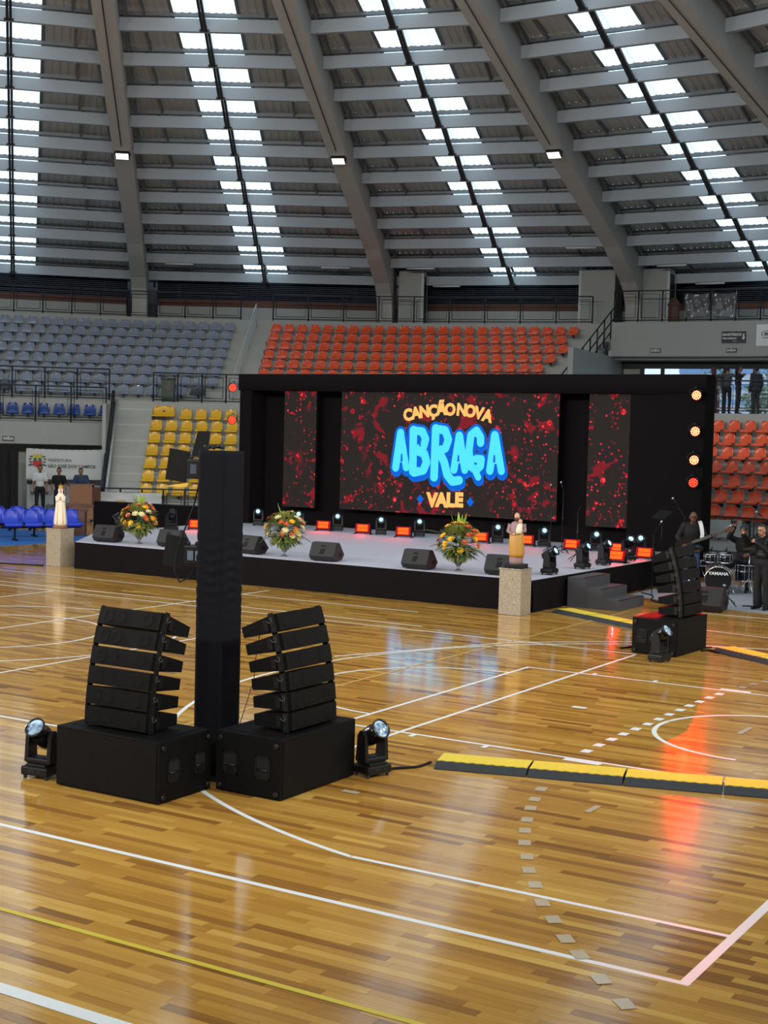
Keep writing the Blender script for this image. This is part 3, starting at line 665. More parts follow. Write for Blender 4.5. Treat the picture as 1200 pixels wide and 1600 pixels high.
# ---------------------------------------------------------------- passage opening and the outside
wn = struct('window_7', 'wide open exit passage with dark posts and daylight outside')
for a in (97.4, 96.2, 93.2, 92.6, 90.9, 86.0):
    mb = MB(); ring_block(mb, 42.0, 42.12, 4.17, 6.5, a-0.1, a+0.1); mb.build('post', mat('brown_black_post', (44,34,36), 0.6), wn)
mb = MB(); ring_block(mb, 42.0, 42.15, 6.2, 6.6, 60, 98.5); mb.build('header', mat('dark_header_beam', (48,48,50), 0.7), wn)
mb = MB(); ring_block(mb, 44.9, 45.0, 4.6, 4.68, 60, 98.5); ring_block(mb, 44.9, 45.0, 5.15, 5.2, 60, 98.5); mb.build('outside_rail', M_wrail, wn)
og = struct('ground_outside', 'pale paving outside the exit passage'); mb = MB(); ring_block(mb, 46, 90, 3.6, 4.0, 60, 110, step=5); mb.build('paving', mat('paving', (170,172,172), 0.8), og)
t = thing('blue_building', 'pale blue striped building outside beyond the exit passage', 'building', pol(68, 95.5, 4.0), R(5))
MB().box((0, 0, 2.0), (12, 3, 4)).build('walls', mat('pale_blue_wall', (214,226,240), 0.7), t)
for k in range(4): MB().box((0, -1.55, 0.6+k*0.9), (12, 0.1, 0.25)).build('stripe', mat('mid_blue_band', (140,180,226), 0.6), t)
def leaf_ball(mb, c, r, n, sz, mats=1):
    for _ in range(n):
        v = rng.normal(size=3); v /= np.linalg.norm(v); q = np.array(c)+v*np.array(r)*rng.uniform(0.6, 1.0)
        d = rng.normal(size=3); d /= np.linalg.norm(d); e = np.cross(d, v); e /= max(1e-6, np.linalg.norm(e)); s = sz*rng.uniform(0.6, 1.3)
        mb.add([q-d*s, q+e*s*0.45, q+d*s, q-e*s*0.45], [(0, 1, 2, 3)], int(rng.integers(0, mats)))
M_lf1 = mat('leaf_green', (150,172,150), 0.6); M_lf2 = mat('leaf_dark', (112,138,118), 0.6)
for i, (a, r, h, lab) in enumerate(((96.4, 54, 4.6, 'leafy green tree outside behind the gallery people, left one'), (94.3, 57, 5.0, 'leafy green tree outside behind the gallery people, middle one'), (93.3, 50.5, 2.0, 'low green bush outside right of the gallery people'))):
    t = thing('leafy_tree', lab, 'tree', pol(r, a, 4.0)); MB().cone((0, 0, 0), (0, 0, h*0.55), 0.12, 0.08, 8).build('trunk', M_wood2, t)
    mb = MB(); leaf_ball(mb, (0, 0, h*0.62), (1.0, 1.0, h*0.42), 260, 0.18, 2); tag(mb.build('foliage', [M_lf1, M_lf2], t), kind='stuff')

# ---------------------------------------------------------------- stage
stage = thing('stage_platform', 'low black skirted stage platform with pale grey carpet top', 'stage', (-14, 19, 0))
O = Vector((-14, 19, 0))
SX0, SX1, SY0, SY1, SZ = -19.78, -8.4, 15.5, 24.6, 0.6
outline = [(SX0+14, SY0-19), (SX1+14, SY0-19), (-8.2+14, SY1-19), (-21.9+14, SY1-19), (-21.2+14, 17.6-19)]
MB().prism(outline, 0.57, SZ, 'z').build('deck_carpet', M_stage, stage)
def skirt():
    mb = MB(); n = len(outline)
    for i in range(n):
        a, b = Vector(outline[i]), Vector(outline[(i+1) % n]); L = (b-a).length; d = (b-a)/L; q = Vector((d.y, -d.x)); N = int(L/0.12)+1; vs = []
        for k in range(N+1):
            for z, f in ((0.0, 1.4), (0.28, 0.8), (0.595, 0.0)):
                off = 0.006+0.010*f*(1+math.sin(k*0.83+i)+0.6*math.sin(k*2.1))
                p = a+d*L*k/N+q*off; vs.append((p.x, p.y, z))
        mb.add(vs, [(3*k+j, 3*k+3+j, 3*k+4+j, 3*k+1+j) for k in range(N) for j in range(2)], 0, True)
    return mb
skirt().build('skirt_cloth', M_drape, stage)
mb = MB()
for x in np.linspace(-20, -9, 8):
    for y in (16.2, 20, 24): mb.cone((x+14, y-19, 0.0), (x+14, y-19, 0.57), 0.04, 0.04, 6)
tag(mb.build('stage_legs', M_hard, stage), kind='stuff')
# portal of black cloth round the screens
portal = thing('stage_portal', 'large black cloth covered portal frame around the LED screens', 'stage frame', (-14.7, 23.7, 0.6)); PO = Vector((-14.7, 23.7, 0.6))
def clothbox(mb, x0, x1, y0, y1, z0, z1, amp=0.02):
    mb.bbox(((x0+x1)/2-PO.x, (y0+y1)/2-PO.y, (z0+z1)/2-PO.z), (x1-x0, y1-y0, z1-z0), 0.03); return mb
clothbox(MB(), -21.45, -21.05, 23.7, 24.5, 0.6, 4.75).build('left_leg', M_drape, portal)
clothbox(MB(), -9.86, -8.02, 23.7, 24.4, 0.6, 4.75).build('right_leg', M_drape, portal)
mb = MB(); nx = 60; vs = []
for i in range(nx+1):
    x = -21.47+(13.47)*i/nx
    for j, (y, z) in enumerate(((24.5, 4.765), (23.66, 4.765), (23.65, 4.55), (23.66, 4.31), (23.9, 4.30))):
        wv = 0.015*math.sin(i*1.3+j)+0.02*math.sin(i*0.45)
        vs.append((x-PO.x, y-PO.y+(wv if j in (2, 3) else 0), z-PO.z+(0.012*math.sin(i*0.8) if j == 3 else 0)))
mb.add(vs, [(5*i+j, 5*i+j+1, 5*i+6+j, 5*i+5+j) for i in range(nx) for j in range(4)], 0, True)
mb.build('top_valance', M_drape, portal)
mb = MB(); vs = []; nx = 90
for i in range(nx+1):
    x = -21.4+13.3*i/nx
    for z in (0.6, 4.7): vs.append((x-PO.x, 24.45-PO.y+0.025*math.sin(i*1.9), z-PO.z))
mb.add(vs, [(2*i, 2*i+2, 2*i+3, 2*i+1) for i in range(nx)], 0, True); mb.build('back_drape', M_drape, portal)
mb = MB()
for x in (-21.25, -8.9): mb.box((x-PO.x, 24.1-PO.y, 2.6-PO.z), (0.02, 0.02, 4.0))
# low black masking cloth left of the portal
t = thing('masking_cloth', 'low black masking cloth on a rail at the left rear of the stage', 'cloth', (-23.95, 22.9, 0.0), R(11))
MB().box((0, 0, 0.51), (3.7, 0.06, 1.02)).build('cloth_sheet', M_drape, t); MB().tube([(-1.85, 0, 1.03), (1.85, 0, 1.03)], 0.02, 6).build('rail', M_rail, t)
for x in (-1.8, 0.0, 1.8): MB().cone((x, 0, 0), (x, 0, 1.03), 0.02, 0.02, 6).build('post', M_rail, t)

# LED screens: emissive red splash picture
def screen_mat(name, seed):
    m = bpy.data.materials.new(name); m.use_nodes = True; nt = m.node_tree; L = nt.links; b = nt.nodes['Principled BSDF']
    b.inputs['Base Color'].default_value = (0.004, 0.004, 0.004, 1); b.inputs['Roughness'].default_value = 0.7; b.inputs['Specular IOR Level'].default_value = 0.05
    tc = nt.nodes.new('ShaderNodeTexCoord'); mp = nt.nodes.new('ShaderNodeMapping'); mp.inputs['Location'].default_value = (seed*3.7, 0, seed*1.9)
    L.new(tc.outputs['Object'], mp.inputs['Vector'])
    def noise(sc_, det, loc=0):
        n = nt.nodes.new('ShaderNodeTexNoise'); n.inputs['Scale'].default_value = sc_; n.inputs['Detail'].default_value = det; n.inputs['Distortion'].default_value = 0.6
        q = nt.nodes.new('ShaderNodeMapping'); q.inputs['Location'].default_value = (loc, loc, loc); L.new(mp.outputs[0], q.inputs[0]); L.new(q.outputs[0], n.inputs['Vector']); return n.outputs['Fac']
    def voro(sc_, loc=0):
        v = nt.nodes.new('ShaderNodeTexVoronoi'); v.inputs['Scale'].default_value = sc_; v.inputs['Randomness'].default_value = 1.0
        q = nt.nodes.new('ShaderNodeMapping'); q.inputs['Location'].default_value = (loc, loc, loc); L.new(mp.outputs[0], q.inputs[0]); 
        L.new(q.outputs[0], v.inputs['Vector']); return v
    def rampv(inp, p0, p1, inv=False):
        r = nt.nodes.new('ShaderNodeMapRange'); r.inputs[1].default_value = p0; r.inputs[2].default_value = p1
        r.inputs[3].default_value = 1.0 if inv else 0.0; r.inputs[4].default_value = 0.0 if inv else 1.0
        L.new(inp, r.inputs[0]); return r.outputs[0]
    def mul(a, c):
        k = nt.nodes.new('ShaderNodeMath'); k.operation = 'MULTIPLY'
        L.new(a, k.inputs[0])
        if isinstance(c, float): k.inputs[1].default_value = c
        else: L.new(c, k.inputs[1])
        return k.outputs[0]
    def add(a, c):
        k = nt.nodes.new('ShaderNodeMath'); k.operation = 'ADD'; k.use_clamp = True; L.new(a, k.inputs[0]); L.new(c, k.inputs[1]); return k.outputs[0]
    clus = rampv(noise(0.9, 2, 5.0), 0.44, 0.54)                     # where splashes gather
    blots = mul(rampv(noise(2.3, 5, 1.0), 0.555, 0.60), 0.22)         # dull red blots
    d1 = voro(3.0, 2.0); drops = mul(rampv(d1.outputs['Distance'], 0.17, 0.25, True), clus)
    d2 = voro(9.0, 7.0); small = mul(rampv(d2.outputs['Distance'], 0.20, 0.30, True), rampv(noise(1.6, 2, 9.0), 0.44, 0.52))
    br = rampv(noise(11.0, 2, 3.0), 0.35, 0.7)
    hot = add(mul(drops, br), mul(small, br)); allr = add(hot, mul(blots, add(clus, rampv(noise(1.3, 1, 4.0), 0.5, 0.56))))
    cr = nt.nodes.new('ShaderNodeValToRGB'); e = cr.color_ramp.elements
    e[0].position = 0.0; e[0].color = lin((42,36,34)); e[1].position = 1.0; e[1].color = (1.3, 0.10, 0.11, 1)
    for p, c in ((0.10, lin((70,34,36))), (0.22, lin((128,28,38))), (0.55, lin((214,30,42)))):
        k = e.new(p); k.color = c
    L.new(allr, cr.inputs[0]); L.new(cr.outputs[0], b.inputs['Emission Color']); b.inputs['Emission Strength'].default_value = 1.0
    return m
def screen(label, x0, x1, z0, z1, seed, cols):
    t = thing('led_screen', label, 'screen', ((x0+x1)/2, 24.0, (z0+z1)/2)); wd, h = x1-x0, z1-z0
    MB().box((0, 0.06, 0), (wd, 0.10, h)).build('cabinet', M_black, t)
    mb = MB().add([(-wd/2, 0, -h/2), (wd/2, 0, -h/2), (wd/2, 0, h/2), (-wd/2, 0, h/2)], [(0, 1, 2, 3)]); mb.build('display_face', screen_mat('led_picture_%d' % seed, seed), t)
    mb = MB()
    for i in range(cols): mb.box((-wd/2+wd*(i+0.5)/cols, 0.03, h/2+0.03), (wd/cols*0.45, 0.06, 0.07))
    mb.build('hanging_bracket', M_black, t)
    return t
screen('tall narrow LED screen with red splashes on the left of the stage', -20.12, -19.05, 1.12, 4.31, 1, 2)
main = screen('wide central LED screen with glowing title lettering over red splashes', -18.23, -11.82, 1.14, 4.31, 2, 9)
screen('tall narrow LED screen with red splashes on the right of the stage', -11.03, -9.93, 1.08, 4.30, 3, 2)
def em(name, rgb, k=1.0):
    m = bpy.data.materials.new(name); m.use_nodes = True; b = m.node_tree.nodes['Principled BSDF']; c = lin(rgb)
    b.inputs['Base Color'].default_value = (0.02, 0.02, 0.02, 1); b.inputs['Emission Color'].default_value = c; b.inputs['Emission Strength'].default_value = k; return m
E_or, E_cy, E_bl = em('title_orange', (255,188,104), 1.15), em('title_cyan', (70,190,238), 1.6), em('title_blue', (16,98,210), 1.1)
# screen picture frame: px (534..872, 612..815) -> metres on the screen
def sx(px, py):
    u = (px-(534-(py-612)*0.016))/(341.0-(py-612)*0.014); return -3.205+6.41*(u*38.3/(35.0+u*3.3))
def sz(px, py):
    top = 612+(px-534)*0.0147; bot = 795+(px-534)*0.059; return 1.585-3.17*(py-top)/(bot-top)
def thick(pts, wd, mb, y, n=10):
    """rounded stroke on the screen plane"""
    P = [Vector(p) for p in pts]
    for p in P:
        mb.add([(p.x+wd/2*math.cos(2*PI*i/n), y, p.y+wd/2*math.sin(2*PI*i/n)) for i in range(n)], [tuple(range(n))])
    for a, b in zip(P[:-1], P[1:]):
        d = (b-a)
        if d.length < 1e-5: continue
        d.normalize(); q = Vector((-d.y, d.x))*wd/2
        mb.add([(a.x-q.x, y, a.y-q.y), (b.x-q.x, y, b.y-q.y), (b.x+q.x, y, b.y+q.y), (a.x+q.x, y, a.y+q.y)], [(0, 1, 2, 3)])
# chunky title word, strokes given on a 0..1200 x 0..1097 zoomed sheet of the picture
def q(x, y): px, py = 550+x/3.4286, 600+y/3.4286; return (sx(px, py), sz(px, py))
W1 = [
 ([(262,262),(236,448)], 44), ([(262,262),(292,448)], 40), ([(246,400),(284,404)], 34),                                   # A
 ([(330,248),(328,470)], 46), ([(330,250),(378,256),(396,296),(384,340),(340,352)], 44), ([(340,356),(388,372),(402,420),(384,462),(334,474)], 46),   # B
 ([(450,240),(442,500)], 46), ([(450,242),(500,250),(518,300),(502,346),(456,360)], 44), ([(470,366),(496,420),(512,486),(540,522),(576,516)], 46),    # R with swash
 ([(576,278),(548,460)], 42), ([(578,278),(606,462)], 40), ([(560,408),(600,410)], 32),                                   # A
 ([(690,318),(690,288),(668,252),(638,276),(628,360),(640,446),(668,462),(690,440),(694,404),(668,402)], 42), ([(664,470),(678,500)], 36),  # C with cedilla
 ([(766,276),(740,466)], 42), ([(768,276),(802,468)], 40), ([(750,412),(796,414)], 32)]                                   # A
mo = MB(); mi_ = MB()
for pts, wd in W1:
    P = [q(*p) for p in pts]; wm = wd/3.4286*6.41/338
    thick(P, wm+0.11, mo, -0.006); thick(P, wm*0.90, mi_, -0.012)
for pts, wd in W1:
    P = [(q(*p)[0]+0.02, q(*p)[1]-0.08) for p in pts]; thick(P, wd/3.4286*6.41/338+0.10, mo, -0.006)
mo.build('title_outline', E_bl, main); mi_.build('title_word', E_cy, main)
hl = MB()
for x, y, w_, h_ in ((268,395,12,36),(366,318,10,30),(366,428,10,34),(482,314,10,28),(572,400,12,30),(764,402,12,34)):
    X, Z = q(x, y); hl.add([(X-w_/3.43*0.019/2, -0.016, Z-h_/3.43*0.019/2), (X+w_/3.43*0.019/2, -0.016, Z-h_/3.43*0.019/2), (X+w_/3.43*0.012/2, -0.016, Z+h_/3.43*0.019/2), (X-w_/3.43*0.012/2, -0.016, Z+h_/3.43*0.019/2)], [(0, 1, 2, 3)])
hl.build('title_counter', E_bl, main)
# arched line above: letters one by one
LET = [('C',300,170,6),('A',343,160,10),('N',388,153,7),('Ç',434,150,4),('Ã',480,140,2),('O',526,143,0),('N',588,145,-4),('O',634,152,-6),('V',681,163,-9),('A',726,177,-12)]
for ch, x, y, a in LET:
    X, Z = q(x, y); text_obj(ch, 0.415, E_or, main, (X, -0.01, Z), (PI/2, R(-a), 0), 0.023, 0.0, sx=0.92, name='title_letter')
for ch, x in (('V',432),('A',482),('L',529),('E',575)):
    X, Z = q(x, 624); text_obj(ch, 0.48, E_or, main, (X, -0.01, Z), (PI/2, 0, 0), 0.032, 0.0, sx=0.95, name='title_letter')
for x, y in ((368,616),(636,632)):
    X, Z = q(x, y); s = 0.125
    MB().add([(X-s*0.85, -0.01, Z), (X, -0.01, Z-s), (X+s*0.85, -0.01, Z), (X, -0.01, Z+s)], [(0, 1, 2, 3)]).build('title_diamond', E_bl, main)

# ---------------------------------------------------------------- lights on and round the stage
E_beam = bpy.data.materials.new('cool_beam_lens'); E_beam.use_nodes = True
E_beam.node_tree.nodes['Principled BSDF'].inputs['Emission Color'].default_value = (0.32, 0.66, 1.0, 1); E_beam.node_tree.nodes['Principled BSDF'].inputs['Emission Strength'].default_value = 2.6
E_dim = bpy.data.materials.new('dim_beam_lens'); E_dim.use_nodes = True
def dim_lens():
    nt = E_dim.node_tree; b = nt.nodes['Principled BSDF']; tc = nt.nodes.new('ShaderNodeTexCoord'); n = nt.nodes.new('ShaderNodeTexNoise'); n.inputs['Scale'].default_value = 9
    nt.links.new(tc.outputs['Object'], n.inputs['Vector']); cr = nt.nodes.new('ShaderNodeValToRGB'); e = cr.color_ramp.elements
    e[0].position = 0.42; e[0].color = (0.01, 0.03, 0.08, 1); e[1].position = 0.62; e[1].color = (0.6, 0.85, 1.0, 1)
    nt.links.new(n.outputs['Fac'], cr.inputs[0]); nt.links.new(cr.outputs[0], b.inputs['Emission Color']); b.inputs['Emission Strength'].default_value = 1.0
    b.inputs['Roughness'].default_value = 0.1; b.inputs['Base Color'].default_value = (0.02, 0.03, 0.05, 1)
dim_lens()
def moving_head(label, loc, rz, tilt, lens=E_beam, s=1.0, group=None):
    """rz: direction the yoke faces; tilt: angle of the barrel above the horizon"""
    t = thing('moving_head_light', label, 'stage light', loc, rz, group)
    mb = MB().bbox((0, 0, 0.075*s), (0.30*s, 0.25*s, 0.085*s), 0.018*s).bbox((0, 0, 0.125*s), (0.22*s, 0.2*s, 0.03*s), 0.01*s); b = mb.build('base', M_blk2, t)
    f = MB()
    for u in (-1, 1):
        for v in (-1, 1): f.cone((u*0.12*s, v*0.09*s, 0), (u*0.12*s, v*0.09*s, 0.04*s), 0.016*s, 0.02*s, 8)
    tag(f.build('rubber_feet', M_rubber, b), kind='stuff')
    MB().box((-0.03*s, -0.126*s, 0.08*s), (0.08*s, 0.004, 0.03*s)).cone((0.06*s, -0.127*s, 0.08*s), (0.06*s, -0.122*s, 0.08*s), 0.018*s, 0.018*s, 10).build('control_panel', M_hard, b)
    y = MB(); y.bbox((0, 0, 0.165*s), (0.27*s, 0.15*s, 0.06*s), 0.02*s)
    for u in (-1, 1): y.prism([(-0.075*s, 0.15*s), (0.075*s, 0.15*s), (0.055*s, 0.40*s), (0.02*s, 0.45*s), (-0.02*s, 0.45*s), (-0.055*s, 0.40*s)], u*0.125*s-0.02*s, u*0.125*s+0.02*s, 'x')
    y.build('yoke', M_blk2, t)
    M = Matrix.Translation((0, 0, 0.40*s)) @ Matrix.Rotation(PI/2-tilt, 4, 'X')
    h = MB().lathe([(0.02*s, -0.16*s), (0.075*s, -0.15*s), (0.092*s, -0.09*s), (0.096*s, 0.02*s), (0.088*s, 0.06*s), (0.088*s, 0.12*s), (0.10*s, 0.135*s), (0.10*s, 0.155*s), (0.086*s, 0.155*s), (0.083*s, 0.14*s)], 18, M=M)
    h.build('head', M_gloss, t)
    k_ = 0.66 if lens is E_beam else 1.0
    MB().lathe([(0.0001, 0.152*s), (0.05*s*k_, 0.149*s), (0.083*s*k_, 0.142*s), (0.085*s, 0.138*s)] if k_ == 1.0 else [(0.0001, 0.150*s), (0.055*s, 0.146*s)], 18, M=M).build('lens', lens, t)
    return t
FRONT = lambda deg: R(deg)
# rz=0 : barrel leans towards -Y (audience) for tilt < 90
BX = [(-20.35,23.2),(-19.0,23.2),(-17.78,23.25),(-16.28,23.0),(-15.25,23.2),(-12.92,23.0),(-11.6,22.85),(-10.2,22.7),(-9.0,22.4)]
PL = ['under the left screen edge','under the left screen','beside the left end of central screen','below the central screen, second from its left end','below the central screen, third from its left end','below the central screen near the standing statue','below the right corner of the central screen','below the right screen','at the right leg of the black portal']
for (x, y), w_ in zip(BX, PL): moving_head('lit moving head lamp on the stage '+w_, (x, y, SZ), R(30), R(8), E_beam, 0.95)
moving_head('moving head light at the front right stage corner tilted right', (-8.62, 16.72, SZ), R(88), R(30), E_beam)
moving_head('moving head light above the grey stage steps tilted right', (-8.62, 18.3, SZ), R(86), R(30), E_beam)
moving_head('moving head light behind the stage steps before red wash lights', (-8.62, 19.4, SZ), R(86), R(30), E_beam)
moving_head('moving head light farthest back on the right stage edge', (-8.62, 20.75, SZ), R(50), R(40), E_beam)
moving_head('dark moving head light behind the leftmost flower vase', (-20.2, 17.4, SZ), R(-40), R(60), M_gloss)
moving_head('dark moving head light leaning beside the leftmost red wash light', (-20.55, 19.75, SZ), R(70), R(50), M_gloss)
moving_head('dim moving head light on the floor left of the left subwoofer', (-6.62, 1.30, 0), R(8), R(40), E_dim, 0.98)
moving_head('dim moving head light on the floor right of the right subwoofer', (-4.22, 3.22, 0), R(72), R(32), E_dim, 0.98)
moving_head('dim moving head light on the floor before the far subwoofer', (-4.48, 11.62, 0), R(82), R(35), E_dim, 0.98)
E_wash = em('red_wash_led', (255,112,44), 2.6); E_wash.node_tree.nodes['Principled BSDF'].inputs['Emission Color'].default_value = (1.0, 0.075, 0.008, 1)
E_rim = bpy.data.materials.new('red_wash_rim'); E_rim.use_nodes = True
E_rim.node_tree.nodes['Principled BSDF'].inputs['Emission Color'].default_value = (1.0, 0.0, 0.02, 1); E_rim.node_tree.nodes['Principled BSDF'].inputs['Emission Strength'].default_value = 0.5
def wash(label, loc, rz, tilt=12):
    t = thing('wash_light', label, 'stage light', loc, rz); M = Matrix.Translation((0, 0, 0.16)) @ Matrix.Rotation(R(-tilt), 4, 'X')
    MB().bbox((0, 0.05, 0), (0.40, 0.13, 0.24), 0.015, M=M).build('housing', M_blk2, t)
    MB().box((0, -0.018, 0), (0.37, 0.01, 0.21), M=M).build('glass_front', E_rim, t)
    for z in (-0.045, 0.045): MB().box((0, -0.026, z), (0.28, 0.012, 0.075), M=M).build('led_strip', E_wash, t)
    l = bpy.data.lights.new('wash_beam', 'SPOT'); l.energy = 40; l.color = (1.0, 0.01, 0.02); l.spot_size = R(140); l.spot_blend = 1.0; l.shadow_soft_size = 0.01
    lo = bpy.data.objects.new('wash_beam', l); col.objects.link(lo); lo.parent = t; lo.location = (0, -0.08, 0.17); lo.rotation_euler = (-(PI/2-R(35)), 0, 0)
    for u in (-1, 1): MB().tube([(u*0.21, 0.05, 0.16), (u*0.215, 0.05, 0.02), (u*0.215, -0.1, 0.012), (u*0.215, 0.2, 0.012)], 0.012, 5).build('foot_bracket', M_hard, t)
for (x, y), rz, lab in (((-20.35,20.5), 25, 'red glowing wash light at the left rear of the stage behind monitors'), ((-18.0,22.9), 15, 'red glowing wash light right of the middle flower vase'),
    ((-16.68,22.75), 15, 'red glowing wash light under the left part of central screen'), ((-15.4,22.65), 15, 'red glowing wash light under the middle of central screen'),
    ((-13.15,22.55), 12, 'red glowing wash light behind the right flower vase'), ((-11.95,22.6), 10, 'red glowing wash light behind the standing statue'),
    ((-10.6,22.25), 8, 'red glowing wash light below the right screen by music stand'), ((-9.35,22.0), 5, 'red glowing wash light standing upright behind the right moving heads'),
    ((-8.6,20.05), 0, 'red glowing wash light low and tilted on the right stage edge'), ((-8.45,21.3), 0, 'red glowing wash light at right stage edge by the microphone stand')):
    wash(lab, (x, y, SZ), R(rz), 25 if 'tilted' in lab else 12)
# PAR lamps on the portal sides
E_par = bpy.data.materials.new('par_led'); E_par.use_nodes = True
def par_mat(m, k, c): b = m.node_tree.nodes['Principled BSDF']; b.inputs['Emission Color'].default_value = (*c, 1); b.inputs['Emission Strength'].default_value = k
par_mat(E_par, 18.0, (1.0, 0.13, 0.045))
E_par2 = bpy.data.materials.new('par_led_dim'); E_par2.use_nodes = True; par_mat(E_par2, 5.0, (1.0, 0.05, 0.02))
def par(label, loc, rz, m, tilt=0):
    t = thing('par_light', label, 'stage light', loc, rz); M = Matrix.Rotation(PI/2+R(tilt), 4, 'X')
    MB().lathe([(0.03, -0.16), (0.09, -0.14), (0.115, -0.05), (0.125, 0.03), (0.125, 0.05), (0.112, 0.05), (0.112, 0.03)], 18, M=M).build('can', M_blk2, t)
    MB().lathe([(0.0001, 0.031), (0.112, 0.031)], 18, M=M).build('reflector', E_rim, t)
    q = MB()
    for n, r in ((1, 0.0), (6, 0.045), (12, 0.088)):
        for i in range(n):
            a = 2*PI*i/n; q.lathe([(0.0001, 0.040), (0.014, 0.038), (0.017, 0.033)], 8, M=M @ Matrix.Translation((r*math.cos(a), r*math.sin(a), 0)))
    q.build('led_cluster', m, t)
    MB().tube([(-0.13, 0.02, 0), (-0.14, 0.06, 0.1), (0, 0.08, 0.17), (0.14, 0.06, 0.1), (0.13, 0.02, 0)], 0.010, 5).build('yoke', M_hard, t)
    MB().box((0, 0.14, 0.17), (0.05, 0.16, 0.05)).build('clamp', M_hard, t)
    l = bpy.data.lights.new('par_beam', 'SPOT'); l.energy = PAR_W*(1 if m is E_par else 0.12); l.color = (1.0, 0.0, 0.0); l.spot_size = R(26); l.spot_blend = 1.0; l.shadow_soft_size = 0.012
    b = bpy.data.objects.new('par_beam', l); col.objects.link(b); b.parent = t; b.location = (0, -0.06, 0); b.rotation_euler = (-(PI/2-R(12.5)), 0, R(-13))
for z, m, lab in ((4.28, E_par, 'topmost bright red PAR light on the right portal edge'), (3.45, E_par, 'second bright red PAR light from the top on right portal edge'), (2.79, E_par, 'third bright red PAR light from the top on right portal edge'), (2.27, E_par2, 'lowest and dimmest red PAR light on the right portal edge')):
    par(lab, (-8.17, 23.47, z), R(33), m, 6)
for z, lab in ((4.38, 'upper small red PAR light outside the left portal leg'), (3.48, 'lower small red PAR light outside the left portal leg')):
    par(lab, (-21.62, 23.6, z), R(30), E_par2, 4)

for m in (E_beam, E_par, E_par2, E_rim, E_wash, E_or, E_cy, E_bl):
    b = m.node_tree.nodes['Principled BSDF']; b.inputs['Base Color'].default_value = (0.004, 0.004, 0.004, 1); b.inputs['Specular IOR Level'].default_value = 0.02; b.inputs['Roughness'].default_value = 0.8
# ---------------------------------------------------------------- wedge monitors
WEDGE = None
def wedge(label, loc, rz):
    global WEDGE
    if WEDGE is not None: return dup(WEDGE, loc, rz, label)
    t = thing('stage_monitor', label, 'speaker', loc, rz); W = 0.29
    prof = [(-0.13, 0.03), (0.17, 0.03), (0.27, 0.14), (0.09, 0.39), (-0.16, 0.385), (-0.235, 0.12)]    # audience side on -Y
    prof = [(-0.15, 0.02), (0.15, 0.02), (0.25, 0.13), (0.04, 0.385), (-0.09, 0.385), (-0.22, 0.11)]
    vs = []; n = len(prof)
    for x, k in ((-W, 0.94), (-W+0.02, 1.0), (W-0.02, 1.0), (W, 0.94)):
        for a, b in prof: vs.append((x, a*k, 0.2+(b-0.2)*k))
    fs = [tuple(range(n)), tuple(range(3*n, 4*n))[::-1]] + [(j*n+i, (j+1)*n+i, (j+1)*n+(i+1) % n, j*n+(i+1) % n) for j in range(3) for i in range(n)]
    mb = MB().add(vs, fs); c = mb.build('cabinet', mat('speaker_paint', (40,39,40), 0.6, bump=0.2, nscale=150, spec=0.3), t)
    d = Vector((0, 0.13, 0.275)).normalized(); o = Vector((0, -0.155, 0.245))
    nrm = Vector((0, -0.275, 0.13)).normalized()
    def pl(x, s, off=0.002): p = o+d*s+nrm*off; return (x, p.y, p.z)
    MB().add([pl(-0.055, 0.055), pl(0.055, 0.055), pl(0.055, 0.095), pl(-0.055, 0.095)], [(0, 1, 2, 3)]).build('handle_slot', M_black, t)
    MB().add([pl(-0.06, -0.10), pl(0.05, -0.10), pl(0.07, 0.02), pl(-0.04, 0.02)], [(0, 1, 2, 3)]).build('connector_recess', M_black, t)
    MB().add([(-W+0.03, 0.236, 0.147), (W-0.03, 0.236, 0.147), (W-0.03, 0.06, 0.368), (-W+0.03, 0.06, 0.368)], [(0, 1, 2, 3)]).build('grille', M_grille, t)
    for u in (-0.2, 0.2): MB().box((u, 0, 0.01), (0.05, 0.24, 0.02)).build('foot', M_rubber, t)
    MB().add([(W+0.002, 0.02, 0.10), (W+0.002, 0.14, 0.11), (W+0.002, 0.10, 0.19), (W+0.002, 0.0, 0.17)], [(0, 1, 2, 3)]).build('side_handle', M_black, t)
    WEDGE = t; return t
wedge('black wedge monitor at the left front of stage by the pedestal', (-19.3, 16.05, SZ), R(4))
wedge('black wedge monitor between left flowers and the cloth column', (-17.45, 16.1, SZ), R(2))
wedge('black wedge monitor half hidden behind the black cloth column', (-15.25, 16.05, SZ), R(-8))
wedge('black wedge monitor right of the middle flower vase', (-13.2, 15.85, SZ), R(4))
wedge('black wedge monitor left of the right flower vase', (-11.0, 15.82, SZ), R(0))
wedge('black wedge monitor behind the right granite pedestal', (-9.25, 15.95, SZ), R(4))
wedge('black wedge monitor on the court floor in front of the drum kit', (-5.95, 18.1, 0.0), R(2)).scale = (1.2, 1.2, 1.2)

